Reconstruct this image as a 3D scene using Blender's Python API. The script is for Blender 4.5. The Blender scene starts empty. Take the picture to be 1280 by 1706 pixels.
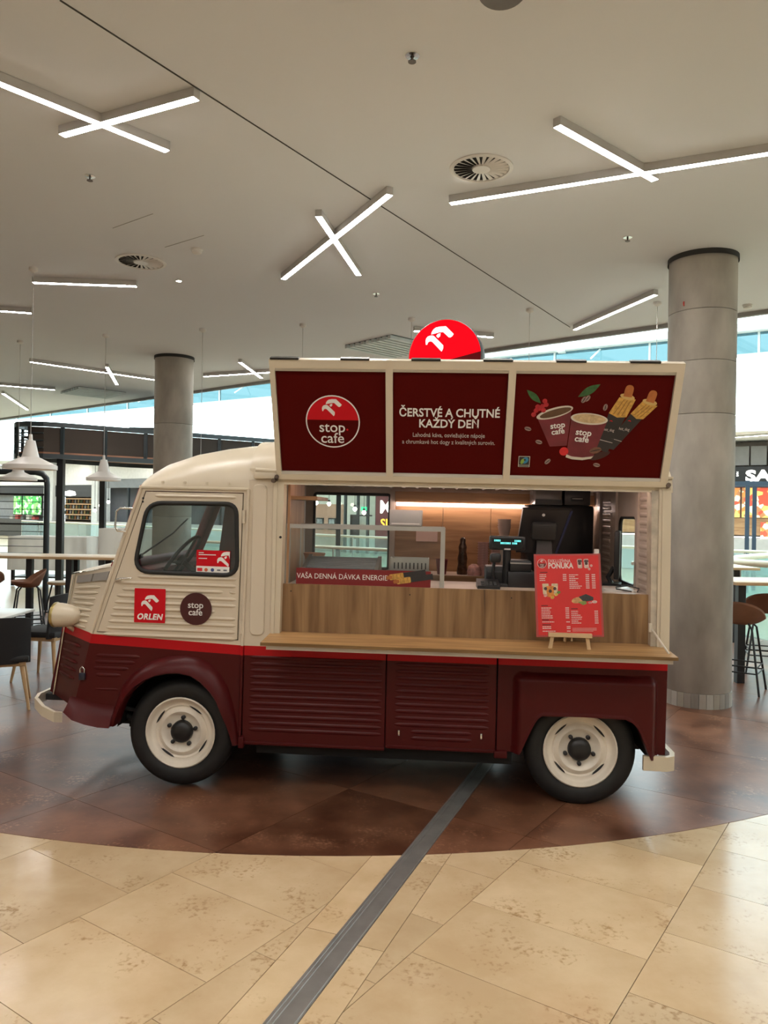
import bpy, bmesh, math, random
from mathutils import Vector, Matrix
random.seed(7)
sc = bpy.context.scene
C = sc.collection
R = math.radians

# ------------------------------------------------------------------ camera, sky, exposure
cd = bpy.data.cameras.new('camera'); cam = bpy.data.objects.new('camera', cd); C.objects.link(cam)
cd.sensor_fit = 'HORIZONTAL'; cd.sensor_width = 36.0; cd.lens = 36.0 * 1282 / 1280
cd.clip_start = 0.05; cd.clip_end = 300
cam.matrix_world = Matrix.Translation((0, 0, 1.75)) @ Matrix.Rotation(R(90), 4, 'X') @ Matrix.Rotation(0.016, 4, 'Z')
sc.camera = cam
w = bpy.data.worlds.new('sky'); sc.world = w; w.use_nodes = True
w.node_tree.nodes['Background'].inputs[0].default_value = (0.82, 0.96, 1.0, 1)
w.node_tree.nodes['Background'].inputs[1].default_value = 9.0
sc.view_settings.view_transform = 'Standard'; sc.view_settings.look = 'None'
sc.view_settings.exposure = 0.10; sc.view_settings.gamma = 1.0; sc.view_settings.use_curve_mapping = False
sc.cycles.use_denoising = True
sc.cycles.max_bounces = 7; sc.cycles.use_adaptive_sampling = True; sc.cycles.adaptive_threshold = 0.03; sc.cycles.transparent_max_bounces = 16
sc.cycles.sample_clamp_indirect = 6.0
LED = 76.0          # radiance of the ceiling light bars

# ------------------------------------------------------------------ materials
_m = {}
def _new(name):
    m = bpy.data.materials.new(name); m.use_nodes = True
    nt = m.node_tree; return m, nt, nt.nodes['Principled BSDF']
def mat(name, col, rough=0.5, metal=0.0, noise=0.06, scale=6.0, emit=0.0, bump=0.0, coat=0.0, stretch=(1, 1, 1), spec=0.5, ecol=None):
    if name in _m: return _m[name]
    m, nt, p = _new(name)
    N, L = nt.nodes, nt.links
    p.inputs['Roughness'].default_value = rough; p.inputs['Metallic'].default_value = metal
    p.inputs['Coat Weight'].default_value = coat; p.inputs['Specular IOR Level'].default_value = spec
    c = (*col, 1)
    p.inputs['Base Color'].default_value = c
    if noise or bump:
        tc = N.new('ShaderNodeTexCoord'); mp = N.new('ShaderNodeMapping'); mp.inputs['Scale'].default_value = stretch
        nz = N.new('ShaderNodeTexNoise'); nz.inputs['Scale'].default_value = scale; nz.inputs['Detail'].default_value = 5
        L.new(tc.outputs['Object'], mp.inputs[0]); L.new(mp.outputs[0], nz.inputs['Vector'])
        if noise:
            r = N.new('ShaderNodeValToRGB')
            r.color_ramp.elements[0].position = 0.3; r.color_ramp.elements[1].position = 0.7
            r.color_ramp.elements[0].color = (*[max(0, x * (1 - noise)) for x in col], 1)
            r.color_ramp.elements[1].color = (*[min(1, x * (1 + noise)) for x in col], 1)
            L.new(nz.outputs['Fac'], r.inputs[0]); L.new(r.outputs[0], p.inputs['Base Color'])
        if bump:
            b = N.new('ShaderNodeBump'); b.inputs['Strength'].default_value = bump; b.inputs['Distance'].default_value = 0.01
            L.new(nz.outputs['Fac'], b.inputs['Height']); L.new(b.outputs[0], p.inputs['Normal'])
    if emit:
        p.inputs['Emission Color'].default_value = (*ecol, 1) if ecol else c; p.inputs['Emission Strength'].default_value = emit
    _m[name] = m; return m
def glass(name, tint=(0.9, 0.97, 0.96), refl=0.08, rough=0.02, haze=0.0):
    if name in _m: return _m[name]
    m, nt, p = _new(name); N, L = nt.nodes, nt.links
    t = N.new('ShaderNodeBsdfTransparent'); t.inputs[0].default_value = (*tint, 1)
    g = N.new('ShaderNodeBsdfGlossy'); g.inputs['Roughness'].default_value = rough
    mx = N.new('ShaderNodeMixShader'); mx.inputs[0].default_value = refl
    L.new(t.outputs[0], mx.inputs[1]); L.new(g.outputs[0], mx.inputs[2])
    out = N['Material Output']; last = mx
    if haze:
        d = N.new('ShaderNodeBsdfDiffuse'); d.inputs[0].default_value = (*tint, 1)
        m2 = N.new('ShaderNodeMixShader'); m2.inputs[0].default_value = haze
        L.new(mx.outputs[0], m2.inputs[1]); L.new(d.outputs[0], m2.inputs[2]); last = m2
    L.new(last.outputs[0], out.inputs['Surface']); N.remove(p)
    _m[name] = m; return m
def cloth_mat(name, col):
    m, nt, p = _new(name); N, L = nt.nodes, nt.links
    d = N.new('ShaderNodeBsdfDiffuse'); d.inputs[0].default_value = (*col, 1); t = N.new('ShaderNodeBsdfTranslucent'); t.inputs[0].default_value = (*col, 1)
    nz = N.new('ShaderNodeTexNoise'); nz.inputs['Scale'].default_value = 90; bp = N.new('ShaderNodeBump'); bp.inputs['Strength'].default_value = .1
    L.new(nz.outputs['Fac'], bp.inputs['Height']); L.new(bp.outputs[0], d.inputs['Normal'])
    mx = N.new('ShaderNodeMixShader'); mx.inputs[0].default_value = .58
    L.new(d.outputs[0], mx.inputs[1]); L.new(t.outputs[0], mx.inputs[2]); L.new(mx.outputs[0], N['Material Output'].inputs['Surface']); N.remove(p)
    _m[name] = m; return m
def wood(name, c1, c2, stretch=(12, 12, 1), scale=2.0, rough=0.45, dark=None):
    if name in _m: return _m[name]
    m, nt, p = _new(name); N, L = nt.nodes, nt.links
    tc = N.new('ShaderNodeTexCoord'); mp = N.new('ShaderNodeMapping'); mp.inputs['Scale'].default_value = stretch
    n1 = N.new('ShaderNodeTexNoise'); n1.inputs['Scale'].default_value = scale; n1.inputs['Detail'].default_value = 6
    n1.inputs['Distortion'].default_value = 0.6
    r = N.new('ShaderNodeValToRGB'); e = r.color_ramp.elements
    e[0].position = 0.36; e[0].color = (*c1, 1); e[1].position = 0.66; e[1].color = (*c2, 1)
    if dark:
        x = e.new(0.28); x.color = (*dark, 1)
    L.new(tc.outputs['Object'], mp.inputs[0]); L.new(mp.outputs[0], n1.inputs['Vector'])
    L.new(n1.outputs['Fac'], r.inputs[0]); L.new(r.outputs[0], p.inputs['Base Color'])
    p.inputs['Roughness'].default_value = rough
    _m[name] = m; return m

def stone_mat(name, base, light, spot, rough, spots=True, sc1=2.2, rnd=0.12, spec=0.5):
    m, nt, p = _new(name); p.inputs['Specular IOR Level'].default_value = spec; N, L = nt.nodes, nt.links
    tc = N.new('ShaderNodeTexCoord'); oi = N.new('ShaderNodeObjectInfo')
    add = N.new('ShaderNodeVectorMath'); add.operation = 'ADD'
    sx = N.new('ShaderNodeVectorMath'); sx.operation = 'SCALE'; sx.inputs['Scale'].default_value = 17.0
    cx = N.new('ShaderNodeCombineXYZ'); L.new(oi.outputs['Random'], cx.inputs[0]); L.new(oi.outputs['Random'], cx.inputs[2])
    L.new(cx.outputs[0], sx.inputs[0]); L.new(tc.outputs['Object'], add.inputs[0]); L.new(sx.outputs[0], add.inputs[1])
    n1 = N.new('ShaderNodeTexNoise'); n1.inputs['Scale'].default_value = sc1; n1.inputs['Detail'].default_value = 8; n1.inputs['Roughness'].default_value = 0.62
    L.new(add.outputs[0], n1.inputs['Vector'])
    r = N.new('ShaderNodeValToRGB'); e = r.color_ramp.elements
    e[0].position = 0.36; e[0].color = (*base, 1); e[1].position = 0.68; e[1].color = (*light, 1)
    L.new(n1.outputs['Fac'], r.inputs[0]); cur = r.outputs[0]
    if spots:
        n2 = N.new('ShaderNodeTexNoise'); n2.inputs['Scale'].default_value = 48; n2.inputs['Detail'].default_value = 5
        n3 = N.new('ShaderNodeTexNoise'); n3.inputs['Scale'].default_value = 4.2; n3.inputs['Detail'].default_value = 2
        L.new(add.outputs[0], n2.inputs['Vector']); L.new(add.outputs[0], n3.inputs['Vector'])
        mu = N.new('ShaderNodeMath'); mu.operation = 'MULTIPLY'; L.new(n2.outputs['Fac'], mu.inputs[0]); L.new(n3.outputs['Fac'], mu.inputs[1])
        r2 = N.new('ShaderNodeValToRGB'); r2.color_ramp.elements[0].position = 0.325; r2.color_ramp.elements[1].position = 0.47
        L.new(mu.outputs[0], r2.inputs[0])
        mx = N.new('ShaderNodeMix'); mx.data_type = 'RGBA'; mx.inputs['B'].default_value = (*spot, 1)
        L.new(r2.outputs[0], mx.inputs['Factor']); L.new(cur, mx.inputs['A']); cur = mx.outputs['Result']
    hv = N.new('ShaderNodeHueSaturation')
    ma = N.new('ShaderNodeMapRange'); ma.inputs['To Min'].default_value = 1 - rnd; ma.inputs['To Max'].default_value = 1 + rnd
    L.new(oi.outputs['Random'], ma.inputs['Value']); L.new(ma.outputs[0], hv.inputs['Value']); L.new(cur, hv.inputs['Color'])
    L.new(hv.outputs[0], p.inputs['Base Color'])
    rr = N.new('ShaderNodeMapRange'); rr.inputs['To Min'].default_value = rough * 0.75; rr.inputs['To Max'].default_value = rough * 1.35
    L.new(n1.outputs['Fac'], rr.inputs['Value']); L.new(rr.outputs[0], p.inputs['Roughness'])
    _m[name] = m; return m
cream_tile = stone_mat('cream_limestone', (0.56, 0.405, 0.235), (0.68, 0.525, 0.335), (0.40, 0.26, 0.13), 0.15)
brown_tile = stone_mat('rust_brown_stone', (0.085, 0.030, 0.015), (0.235, 0.105, 0.058), (0.30, 0.15, 0.085), 0.30, sc1=2.2, rnd=0.16, spec=0.4)

def van_paint():
    m, nt, p = _new('two_tone_van_paint'); N, L = nt.nodes, nt.links
    tc = N.new('ShaderNodeTexCoord'); s = N.new('ShaderNodeSeparateXYZ'); L.new(tc.outputs['Object'], s.inputs[0])
    def M(op, a, b):
        n = N.new('ShaderNodeMath'); n.operation = op
        for i, v in enumerate((a, b)):
            if isinstance(v, (int, float)): n.inputs[i].default_value = v
            else: L.new(v, n.inputs[i])
        return n.outputs[0]
    k = M('MULTIPLY', M('MAXIMUM', M('SUBTRACT', 0.37, s.outputs['X']), 0.0), 0.040)
    z = M('SUBTRACT', s.outputs['Z'], k)
    top = M('GREATER_THAN', z, 0.905); low = M('GREATER_THAN', z, 0.846)
    nz = N.new('ShaderNodeTexNoise'); nz.inputs['Scale'].default_value = 2.5; L.new(tc.outputs['Object'], nz.inputs['Vector'])
    def mix(f, a, b):
        n = N.new('ShaderNodeMix'); n.data_type = 'RGBA'; L.new(f, n.inputs['Factor'])
        for key, v in (('A', a), ('B', b)):
            if isinstance(v, tuple): n.inputs[key].default_value = (*v, 1)
            else: L.new(v, n.inputs[key])
        return n.outputs['Result']
    cream = mix(nz.outputs['Fac'], (0.60, 0.515, 0.40), (0.66, 0.575, 0.455))
    mar = mix(nz.outputs['Fac'], (0.060, 0.0045, 0.005), (0.072, 0.0055, 0.006))
    c = mix(top, mix(low, mar, (0.44, 0.005, 0.010)), cream)
    L.new(c, p.inputs['Base Color']); p.inputs['Roughness'].default_value = 0.36
    p.inputs['Specular IOR Level'].default_value = 0.22
    return m
PAINT = van_paint()
CREAM = mat('cream_paint', (0.63, 0.55, 0.42), 0.32, noise=0.04, scale=3)
MAROON = mat('maroon_paint', (0.115, 0.012, 0.015), 0.35, noise=0.06, scale=3)
WHITE = mat('white_print', (0.80, 0.78, 0.74), 0.5, noise=0)
BLACK = mat('black_plastic', (0.012, 0.012, 0.013), 0.4, noise=0.1)
DARK = mat('dark_underbody', (0.010, 0.010, 0.011), 0.7, noise=0.2)
RUBBER = mat('tyre_rubber', (0.010, 0.010, 0.010), 0.62, noise=0.2, scale=20)
CHROME = mat('bright_metal', (0.75, 0.74, 0.72), 0.18, 1.0, noise=0.05)
ALU = mat('aluminium', (0.55, 0.54, 0.52), 0.38, 1.0, noise=0.06)
STEEL = mat('dark_teal_steel', (0.020, 0.028, 0.032), 0.45, noise=0.1)
BLKMET = mat('black_metal', (0.012, 0.012, 0.014), 0.45, noise=0.1)
REDP = mat('red_print', (0.55, 0.004, 0.012), 0.5, noise=0, spec=0.2)
MARP = mat('maroon_print', (0.078, 0.0035, 0.0025), 0.6, noise=0.03, spec=0.05)
LEATHER = mat('brown_leather', (0.20, 0.085, 0.045), 0.5, noise=0.15)
OAK = wood('pale_oak', (0.50, 0.33, 0.17), (0.62, 0.44, 0.25), (2, 14, 14))
LEGOAK = wood('oak_leg', (0.42, 0.26, 0.12), (0.52, 0.35, 0.18), (14, 14, 2))
WOODV = wood('vertical_grain_laminate', (0.175, 0.092, 0.038), (0.36, 0.215, 0.10), (6.5, 6.5, 0.45), 2.4, 0.42, (0.085, 0.045, 0.022))
WOODH = wood('horizontal_grain_laminate', (0.24, 0.125, 0.055), (0.38, 0.215, 0.10), (0.7, 9, 9), 2.4, 0.42)
WOODS = wood('shelf_wood', (0.30, 0.165, 0.065), (0.50, 0.30, 0.125), (0.8, 9, 9), 2.4, 0.4)
PLASTER = mat('ceiling_plaster', (0.745, 0.755, 0.775), 0.9, noise=0.02, scale=0.4)
CONCRETE = mat('cast_concrete', (0.345, 0.315, 0.275), 0.8, noise=0.28, scale=3.2, bump=0.25, stretch=(1, 1, 0.45))
LEDM = mat('led_diffuser', (1.0, 0.955, 0.91), 0.5, noise=0, emit=LED)
GREYMET = mat('grey_housing', (0.52, 0.50, 0.48), 0.5, 0.0, noise=0.04)
LAMPW = mat('white_lamp_enamel', (0.72, 0.69, 0.65), 0.35, noise=0.03)

# ------------------------------------------------------------------ mesh helpers
def link(name, me, parent=None, material=None, smooth=None):
    if material is not None and not me.materials: me.materials.append(material)
    if smooth is not None:
        me.shade_smooth()
        me.set_sharp_from_angle(angle=R(smooth))
    o = bpy.data.objects.new(name, me); C.objects.link(o)
    if parent is not None: o.parent = parent
    return o
class MB:
    def __init__(s): s.v = []; s.f = []
    def add(s, vs, fs, M=None):
        k = len(s.v)
        s.v += [tuple(M @ Vector(v)) if M is not None else tuple(v) for v in vs]
        s.f += [tuple(i + k for i in f) for f in fs]; return s
    def box(s, x0, x1, y0, y1, z0, z1, b=0.0, M=None):
        if b <= 0:
            vs = [(x, y, z) for x in (x0, x1) for y in (y0, y1) for z in (z0, z1)]
            return s.add(vs, [(0, 1, 3, 2), (4, 6, 7, 5), (0, 4, 5, 1), (2, 3, 7, 6), (0, 2, 6, 4), (1, 5, 7, 3)], M)
        bm = bmesh.new(); bmesh.ops.create_cube(bm, size=1)
        for v in bm.verts: v.co = Vector(((x0 + x1) / 2 + v.co.x * (x1 - x0), (y0 + y1) / 2 + v.co.y * (y1 - y0), (z0 + z1) / 2 + v.co.z * (z1 - z0)))
        bmesh.ops.bevel(bm, geom=bm.edges[:], offset=b, segments=2, affect='EDGES', profile=0.5)
        bm.verts.index_update()
        s.add([v.co for v in bm.verts], [[v.index for v in f.verts] for f in bm.faces], M); bm.free(); return s
    def cyl(s, p0, p1, r, n=14, r2=None, cap=True):
        p0, p1 = Vector(p0), Vector(p1); r2 = r if r2 is None else r2
        q = (p1 - p0).to_track_quat('Z', 'Y'); vs = []
        for p, rr in ((p0, r), (p1, r2)):
            vs += [p + q @ Vector((rr * math.cos(2 * math.pi * i / n), rr * math.sin(2 * math.pi * i / n), 0)) for i in range(n)]
        fs = [(i, (i + 1) % n, n + (i + 1) % n, n + i) for i in range(n)]
        if cap: fs += [tuple(reversed(range(n))), tuple(range(n, 2 * n))]
        return s.add(vs, fs)
    def tube(s, pts, r, n=8, closed=False, flat=1.0):
        pts = [Vector(p) for p in pts]; m = len(pts); vs = []; up = None
        for i, p in enumerate(pts):
            a = pts[i - 1] if (i or closed) else p; b = pts[(i + 1) % m] if (i < m - 1 or closed) else p
            t = (b - a).normalized()
            if up is None: up = Vector((0, 0, 1)) if abs(t.z) < 0.9 else Vector((1, 0, 0))
            sd = t.cross(up).normalized(); u2 = sd.cross(t).normalized(); up = u2
            rr = r[i] if isinstance(r, (list, tuple)) else r
            vs += [p + sd * (rr * math.cos(2 * math.pi * k / n)) + u2 * (rr * flat * math.sin(2 * math.pi * k / n)) for k in range(n)]
        fs = []
        for i in range(m if closed else m - 1):
            j = (i + 1) % m
            fs += [(i * n + k, i * n + (k + 1) % n, j * n + (k + 1) % n, j * n + k) for k in range(n)]
        if not closed: fs += [tuple(reversed(range(n))), tuple(range((m - 1) * n, m * n))]
        return s.add(vs, fs)
    def lathe(s, prof, n=32, M=None, closed=False):
        vs = []; fs = []; m = len(prof)
        for r, h in prof: vs += [(r * math.cos(2 * math.pi * i / n), r * math.sin(2 * math.pi * i / n), h) for i in range(n)]
        for j in range(m if closed else m - 1):
            k = (j + 1) % m
            fs += [(j * n + i, j * n + (i + 1) % n, k * n + (i + 1) % n, k * n + i) for i in range(n)]
        return s.add(vs, fs, M)
    def prism(s, poly, a, b, plane='xz'):
        n = len(poly)
        def P(u, v, t): return (u, t, v) if plane == 'xz' else ((t, u, v) if plane == 'yz' else (u, v, t))
        vs = [P(u, v, a) for u, v in poly] + [P(u, v, b) for u, v in poly]
        return s.add(vs, [tuple(range(n)), tuple(reversed(range(n, 2 * n)))] + [(i, n + i, n + (i + 1) % n, (i + 1) % n) for i in range(n)])
    def grid(s, fn, nu, nv, cu=False):
        vs = [fn(i / nu, j / nv) for i in range(nu + (0 if cu else 1)) for j in range(nv + 1)]
        w_ = nv + 1; fs = []; m = nu + (0 if cu else 1)
        for i in range(nu):
            k = (i + 1) % m
            for j in range(nv): fs.append((i * w_ + j, k * w_ + j, k * w_ + j + 1, i * w_ + j + 1))
        return s.add(vs, fs)
    def rib(s, x0, x1, z, y, h=0.0135, d=0.012, taper=0.03, dz=0.0):
        # pressed half-round rib along x standing proud of plane y towards -y, faded at its ends
        xs = [x0, x0 + taper * 0.5, x0 + taper, x1 - taper, x1 - taper * 0.5, x1]; am = [0, .75, 1, 1, .75, 0]
        prof = [(-1, 0), (-.6, .55), (0, 1), (.6, .55), (1, 0)]
        vs = []
        for x, a in zip(xs, am):
            zz = z + dz * (x - x0)
            vs += [(x, y + 0.001 - a * d * q, zz + p * h * max(a, 0.25)) for p, q in prof]
        fs = [(i * 5 + k, (i + 1) * 5 + k, (i + 1) * 5 + k + 1, i * 5 + k + 1) for i in range(5) for k in range(4)]
        return s.add(vs, fs)
    def mesh(s, name, recalc=True):
        me = bpy.data.meshes.new(name); me.from_pydata(s.v, [], s.f); me.update()
        if recalc:
            bm = bmesh.new(); bm.from_mesh(me); bmesh.ops.recalc_face_normals(bm, faces=bm.faces[:]); bm.to_mesh(me); bm.free()
        return me
    def build(s, name, material, parent=None, smooth=None, recalc=True):
        return link(name, s.mesh(name, recalc), parent, material, smooth)

class Ribs:
    # one object for each pressed rib
    def __init__(s): s.l = []
    def rib(s, *a_, **k): s.l.append(MB().rib(*a_, **k)); return s
    def build(s, name, material, parent=None, smooth=None):
        for m in s.l: m.build(name, material, parent, smooth)
def rrect(x0, x1, z0, z1, r, n=5):
    out = []
    for cx, cz, a in ((x1 - r, z1 - r, 0), (x0 + r, z1 - r, 90), (x0 + r, z0 + r, 180), (x1 - r, z0 + r, 270)):
        out += [(cx + r * math.cos(R(a + 90 * i / n)), cz + r * math.sin(R(a + 90 * i / n))) for i in range(n + 1)]
    return out
def rpoly(pts, r, n=5):
    out = []; m = len(pts)
    for i, p in enumerate(pts):
        p = Vector(p); a = Vector(pts[i - 1]); b = Vector(pts[(i + 1) % m]); rr = r[i] if isinstance(r, (list, tuple)) else r
        if rr <= 0: out.append(tuple(p)); continue
        pa = p + (a - p).normalized() * min(rr, (a - p).length * .49); pb = p + (b - p).normalized() * min(rr, (b - p).length * .49)
        for k in range(n + 1):
            t = k / n; out.append(tuple(pa * (1 - t) ** 2 + p * 2 * t * (1 - t) + pb * t * t))
    return out
def circ(cx, cz, r, n=36, sx=1.0): return [(cx + r * sx * math.cos(2 * math.pi * i / n), cz + r * math.sin(2 * math.pi * i / n)) for i in range(n)]
def curve_mesh(name, loops, th, bevel=0.0):
    cu = bpy.data.curves.new('outline', 'CURVE'); cu.dimensions = '2D'; cu.fill_mode = 'BOTH'
    cu.extrude = max(th / 2 - bevel, 0.0); cu.bevel_depth = bevel; cu.bevel_resolution = 2; cu.offset = -bevel
    for lp in loops:
        sp = cu.splines.new('POLY'); sp.points.add(len(lp) - 1); sp.use_cyclic_u = True
        for p, (x, y) in zip(sp.points, lp): p.co = (x, y, 0, 1)
    ob = bpy.data.objects.new('outline', cu); me = bpy.data.meshes.new_from_object(ob); me.name = name
    bpy.data.objects.remove(ob); bpy.data.curves.remove(cu); return me
RX = Matrix.Rotation(R(90), 4, 'X')
def plate(name, loops, y, th, material, parent=None, bevel=0.0, smooth=None, M=None):
    # outline(s) in the local x-z plane; front face at y, thickness th going to +y
    me = curve_mesh(name, loops, th, bevel); T = Matrix.Translation((0, y + th / 2, 0)) @ RX
    me.transform(M @ T if M is not None else T)
    return link(name, me, parent, material, smooth if smooth else (35 if bevel else None))
def text(name, body, size, x, z, y, material, parent=None, bold=0.0, align='CENTER', shear=0.0, sx=1.0, th=0.0015, space=1.0, rot=0.0):
    cu = bpy.data.curves.new('lettering', 'FONT'); cu.body = body; cu.size = size; cu.align_x = align; cu.align_y = 'CENTER'
    cu.offset = bold; cu.extrude = th / 2; cu.shear = shear; cu.space_character = space; cu.resolution_u = 3
    ob = bpy.data.objects.new('lettering', cu); me = bpy.data.meshes.new_from_object(ob); me.name = name
    bpy.data.objects.remove(ob); bpy.data.curves.remove(cu)
    me.transform(Matrix.Translation((x, y, z)) @ Matrix.Rotation(-rot, 4, 'Y') @ RX @ Matrix.Diagonal((sx, 1, 1, 1)))
    return link(name, me, parent, material)
def tag(o, label=None, cat=None, group=None, kind=None):
    if label: o['label'] = label
    if cat: o['category'] = cat
    if group: o['group'] = group
    if kind: o['kind'] = kind
    return o
def thing(name, label, cat, M=None, group=None, kind=None):
    o = bpy.data.objects.new(name, None); C.objects.link(o); o.empty_display_size = 0.1
    if M is not None: o.matrix_world = M
    return tag(o, label, cat, group, kind)
def at(x, y, z=0.0, rz=0.0): return Matrix.Translation((x, y, z)) @ Matrix.Rotation(rz, 4, 'Z')
def dup(root, M, label, group=None):
    r = root.copy(); C.objects.link(r); r.matrix_world = M; r['label'] = label
    if group: r['group'] = group
    for ch in list(root.children):
        c = ch.copy(); C.objects.link(c); c.parent = r
        for g in ch.children:
            d = g.copy(); C.objects.link(d); d.parent = c
    return r
BIRD = [[(487,325),(492,300),(505,275),(522,255),(545,240),(600,230),(675,230),(775,330),(760,355),(735,372),(715,370),(640,300),(590,302)],
        [(420,452),(416,400),(425,370),(445,348),(480,338),(505,338),(525,348),(645,468),(645,500),(640,520),(625,545),(500,415),(475,410),(450,420),(437,450)],
        [(552,345),(575,320),(607,315),(602,350),(577,372)]]
def bird(cx, cz, width, rot=0.0):
    k = width / 360.0; out = []
    for lp in BIRD:
        o = []
        for x, y in lp:
            u, v = (x - 597) * k, -(y - 388) * k
            o.append((cx + u * math.cos(rot) - v * math.sin(rot), cz + u * math.sin(rot) + v * math.cos(rot)))
        out.append(o)
    return out

# ------------------------------------------------------------------ floor
floor_o = tag(MB().box(-30, 20, -9, 50, -0.15, -0.012).build('floor', mat('plain_cream_floor', (0.50, 0.40, 0.27), 0.3)), kind='structure')
CC, CR = (-0.421, 9.954), 6.049                     # the round brown field
Ad, Bd = Vector((0.5635, 0.826)), Vector((0.826, -0.5635))     # tile directions
Jd, Jn = Vector((0.361, 0.9325)), Vector((0.9325, -0.361))     # floor joint direction and normal
def clip(poly, nrm, c):        # keep nrm.p <= c
    out = []
    for i, p in enumerate(poly):
        q = poly[(i + 1) % len(poly)]; a = nrm.dot(p) - c; b = nrm.dot(q) - c
        if a <= 0: out.append(p)
        if (a < 0 < b) or (b < 0 < a): out.append(p + (q - p) * (a / (a - b)))
    return out
def area(p): return abs(sum(p[i].x * p[(i + 1) % len(p)].y - p[(i + 1) % len(p)].x * p[i].y for i in range(len(p)))) / 2
MB().prism([(-5.2, 0.2), (6.0, 0.2), (6.0, 7.6), (-5.2, 7.6)], -0.0119, -0.0095, 'xy').build('grout', mat('dark_grout', (0.10, 0.075, 0.05), 0.9), floor_o)
MB().prism([(CC[0] + (CR - .002) * math.cos(2 * math.pi * i / 160), CC[1] + (CR - .002) * math.sin(2 * math.pi * i / 160)) for i in range(160)], -0.0096, -0.0014, 'xy').build('grout', mat('brown_grout', (0.03, 0.016, 0.011), 0.9), floor_o)
JL, JR, SL, SR = -1.305, -1.198, -1.447, -1.080
g = 0.0016
def tile(poly, name, m, z1):
    if len(poly) < 3 or area(poly) < 0.0006: return
    c = sum(poly, Vector((0, 0))) / len(poly)
    o = MB().prism([tuple(p - c) for p in poly], -0.006, 0.0, 'xy').build(name, m, floor_o); o.location = (c.x, c.y, z1)
def quad(c0, c1, t0, t1): return [Bd * a + Ad * b for a, b in ((c0 + g, t0 + g), (c1 - g, t0 + g), (c1 - g, t1 - g), (c0 + g, t1 - g))]
def outside(poly): return any((p - Vector(CC)).length > CR - 0.02 for p in poly) and all(-4.6 < p.x < 5.4 and 0.6 < p.y < 7.2 for p in poly)
for side, c_start, offs in (('L', -2.125, 2.25), ('R', -1.612, 3.112)):
    for k in range(-6, 8):
        c0 = c_start + 0.783 * k; base = offs + (0.25 if k % 2 else 0.0)
        if side == 'L': base = offs + (0.25 if (k % 2) else 0.0)
        for j in range(-10, 12):
            t0 = base + 0.502 * j; q = quad(c0, c0 + 0.783, t0, t0 + 0.502)
            q = clip(q, Jn, SL - g) if side == 'L' else clip(q, -Jn, -(SR + g))
            if q and outside(q): tile(q, 'cream_tile', cream_tile, -0.0015)
for a, b, ph in ((SL, JL, 2.11), (JR, SR, 2.07)):
    for k in range(-2, 5):
        q = [Jn * u + Jd * v for u, v in ((a + g, ph + .8 * k + g), (b - g, ph + .8 * k + g), (b - g, ph + .8 * k + .8 - g), (a + g, ph + .8 * k + .8 - g))]
        if outside(q): tile(q, 'cream_tile', cream_tile, -0.0015)
ring = [Vector((CC[0] + CR * math.cos(2 * math.pi * i / 160), CC[1] + CR * math.sin(2 * math.pi * i / 160))) for i in range(160)]
for k in range(-8, 9):
    for j in range(-4, 14):
        q0 = quad(-2.90 + 1.2 * k, -1.70 + 1.2 * k, 2.78 + 1.125 * j, 3.905 + 1.125 * j)
        for i in range(160):
            e = ring[(i + 1) % 160] - ring[i]; nn = Vector((e.y, -e.x)).normalized()
            q0 = clip(q0, nn, nn.dot(ring[i]))
            if len(q0) < 3: break
        if len(q0) < 3: continue
        for q in (clip(q0, Jn, JL - g), clip(q0, -Jn, -(JR + g))):
            tile(q, 'brown_tile', brown_tile, 0.0)
jm = MB()
prof = [(JL, -.004), (JL, .003), (JL + .012, .003), (JL + .014, .0005), (JL + .02, .0005), (JL + .022, .003), (JL + .03, .003), (JL + .032, .0005), (JL + .038, .0005),
        (JL + .040, .003), (JR - .008, .003), (JR - .006, .001), (JR, .001), (JR, -.004)]
vs = []
for s_ in (-2.0, 15.5): vs += [(*(Jn * c + Jd * s_), z) for c, z in prof]
n_ = len(prof)
jm.add(vs, [(i, i + 1, n_ + i + 1, n_ + i) for i in range(n_ - 1)])
jm.build('expansion_joint', mat('joint_metal', (0.26, 0.25, 0.24), 0.38, 0.45, noise=0.15, scale=8), floor_o)

# ------------------------------------------------------------------ ceiling and upper shell
CZ = 4.2
ceil_o = tag(MB().prism([(-30, -9), (20, -9), (20, -3.72), (-30, 37.3)], CZ, CZ + 0.3, 'xy').build('ceiling', PLASTER), kind='structure')
E0, E1 = Vector((-30, 37.3)), Vector((20, -3.72))
ed = (E1 - E0).normalized(); en = Vector((-ed.y, ed.x))
if en.y < 0: en = -en
def strip(m_, p0, p1, half, z0, z1):
    p0, p1 = Vector(p0), Vector(p1); d = (p1 - p0).normalized(); q = Vector((-d.y, d.x)) * half
    return m_.prism([tuple(p0 - q), tuple(p1 - q), tuple(p1 + q), tuple(p0 + q)], z0, z1, 'xy')
strip(MB(), E0 + en * .02, E1 + en * .02, 0.03, CZ - 0.05, CZ + 0.02).build('edge_profile', mat('edge_grey', (0.28, 0.27, 0.26), 0.5), ceil_o)
strip(MB(), (-1.606, 3.72), (2.388, 10.036), 0.0045, CZ - 0.004, CZ + 0.001).build('ceiling_joint', mat('joint_shadow_gap', (0.05, 0.048, 0.045), 0.9), ceil_o)
for a, b in (((-2.417, 6.743), (-1.961, 6.399)), ((-2.095, 7.218), (-1.651, 6.885))):
    strip(MB(), a, b, 0.003, CZ - 0.002, CZ + 0.001).build('access_panel_edge', mat('hatch_edge', (0.30, 0.29, 0.28), 0.9), ceil_o)
tag(strip(MB(), E0 + en * .12, E1 + en * .12, 0.05, CZ + .02, 7.0).build('wall_bulkhead', mat('bulkhead_white', (0.72, 0.74, 0.74), 0.8)), kind='structure')
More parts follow.
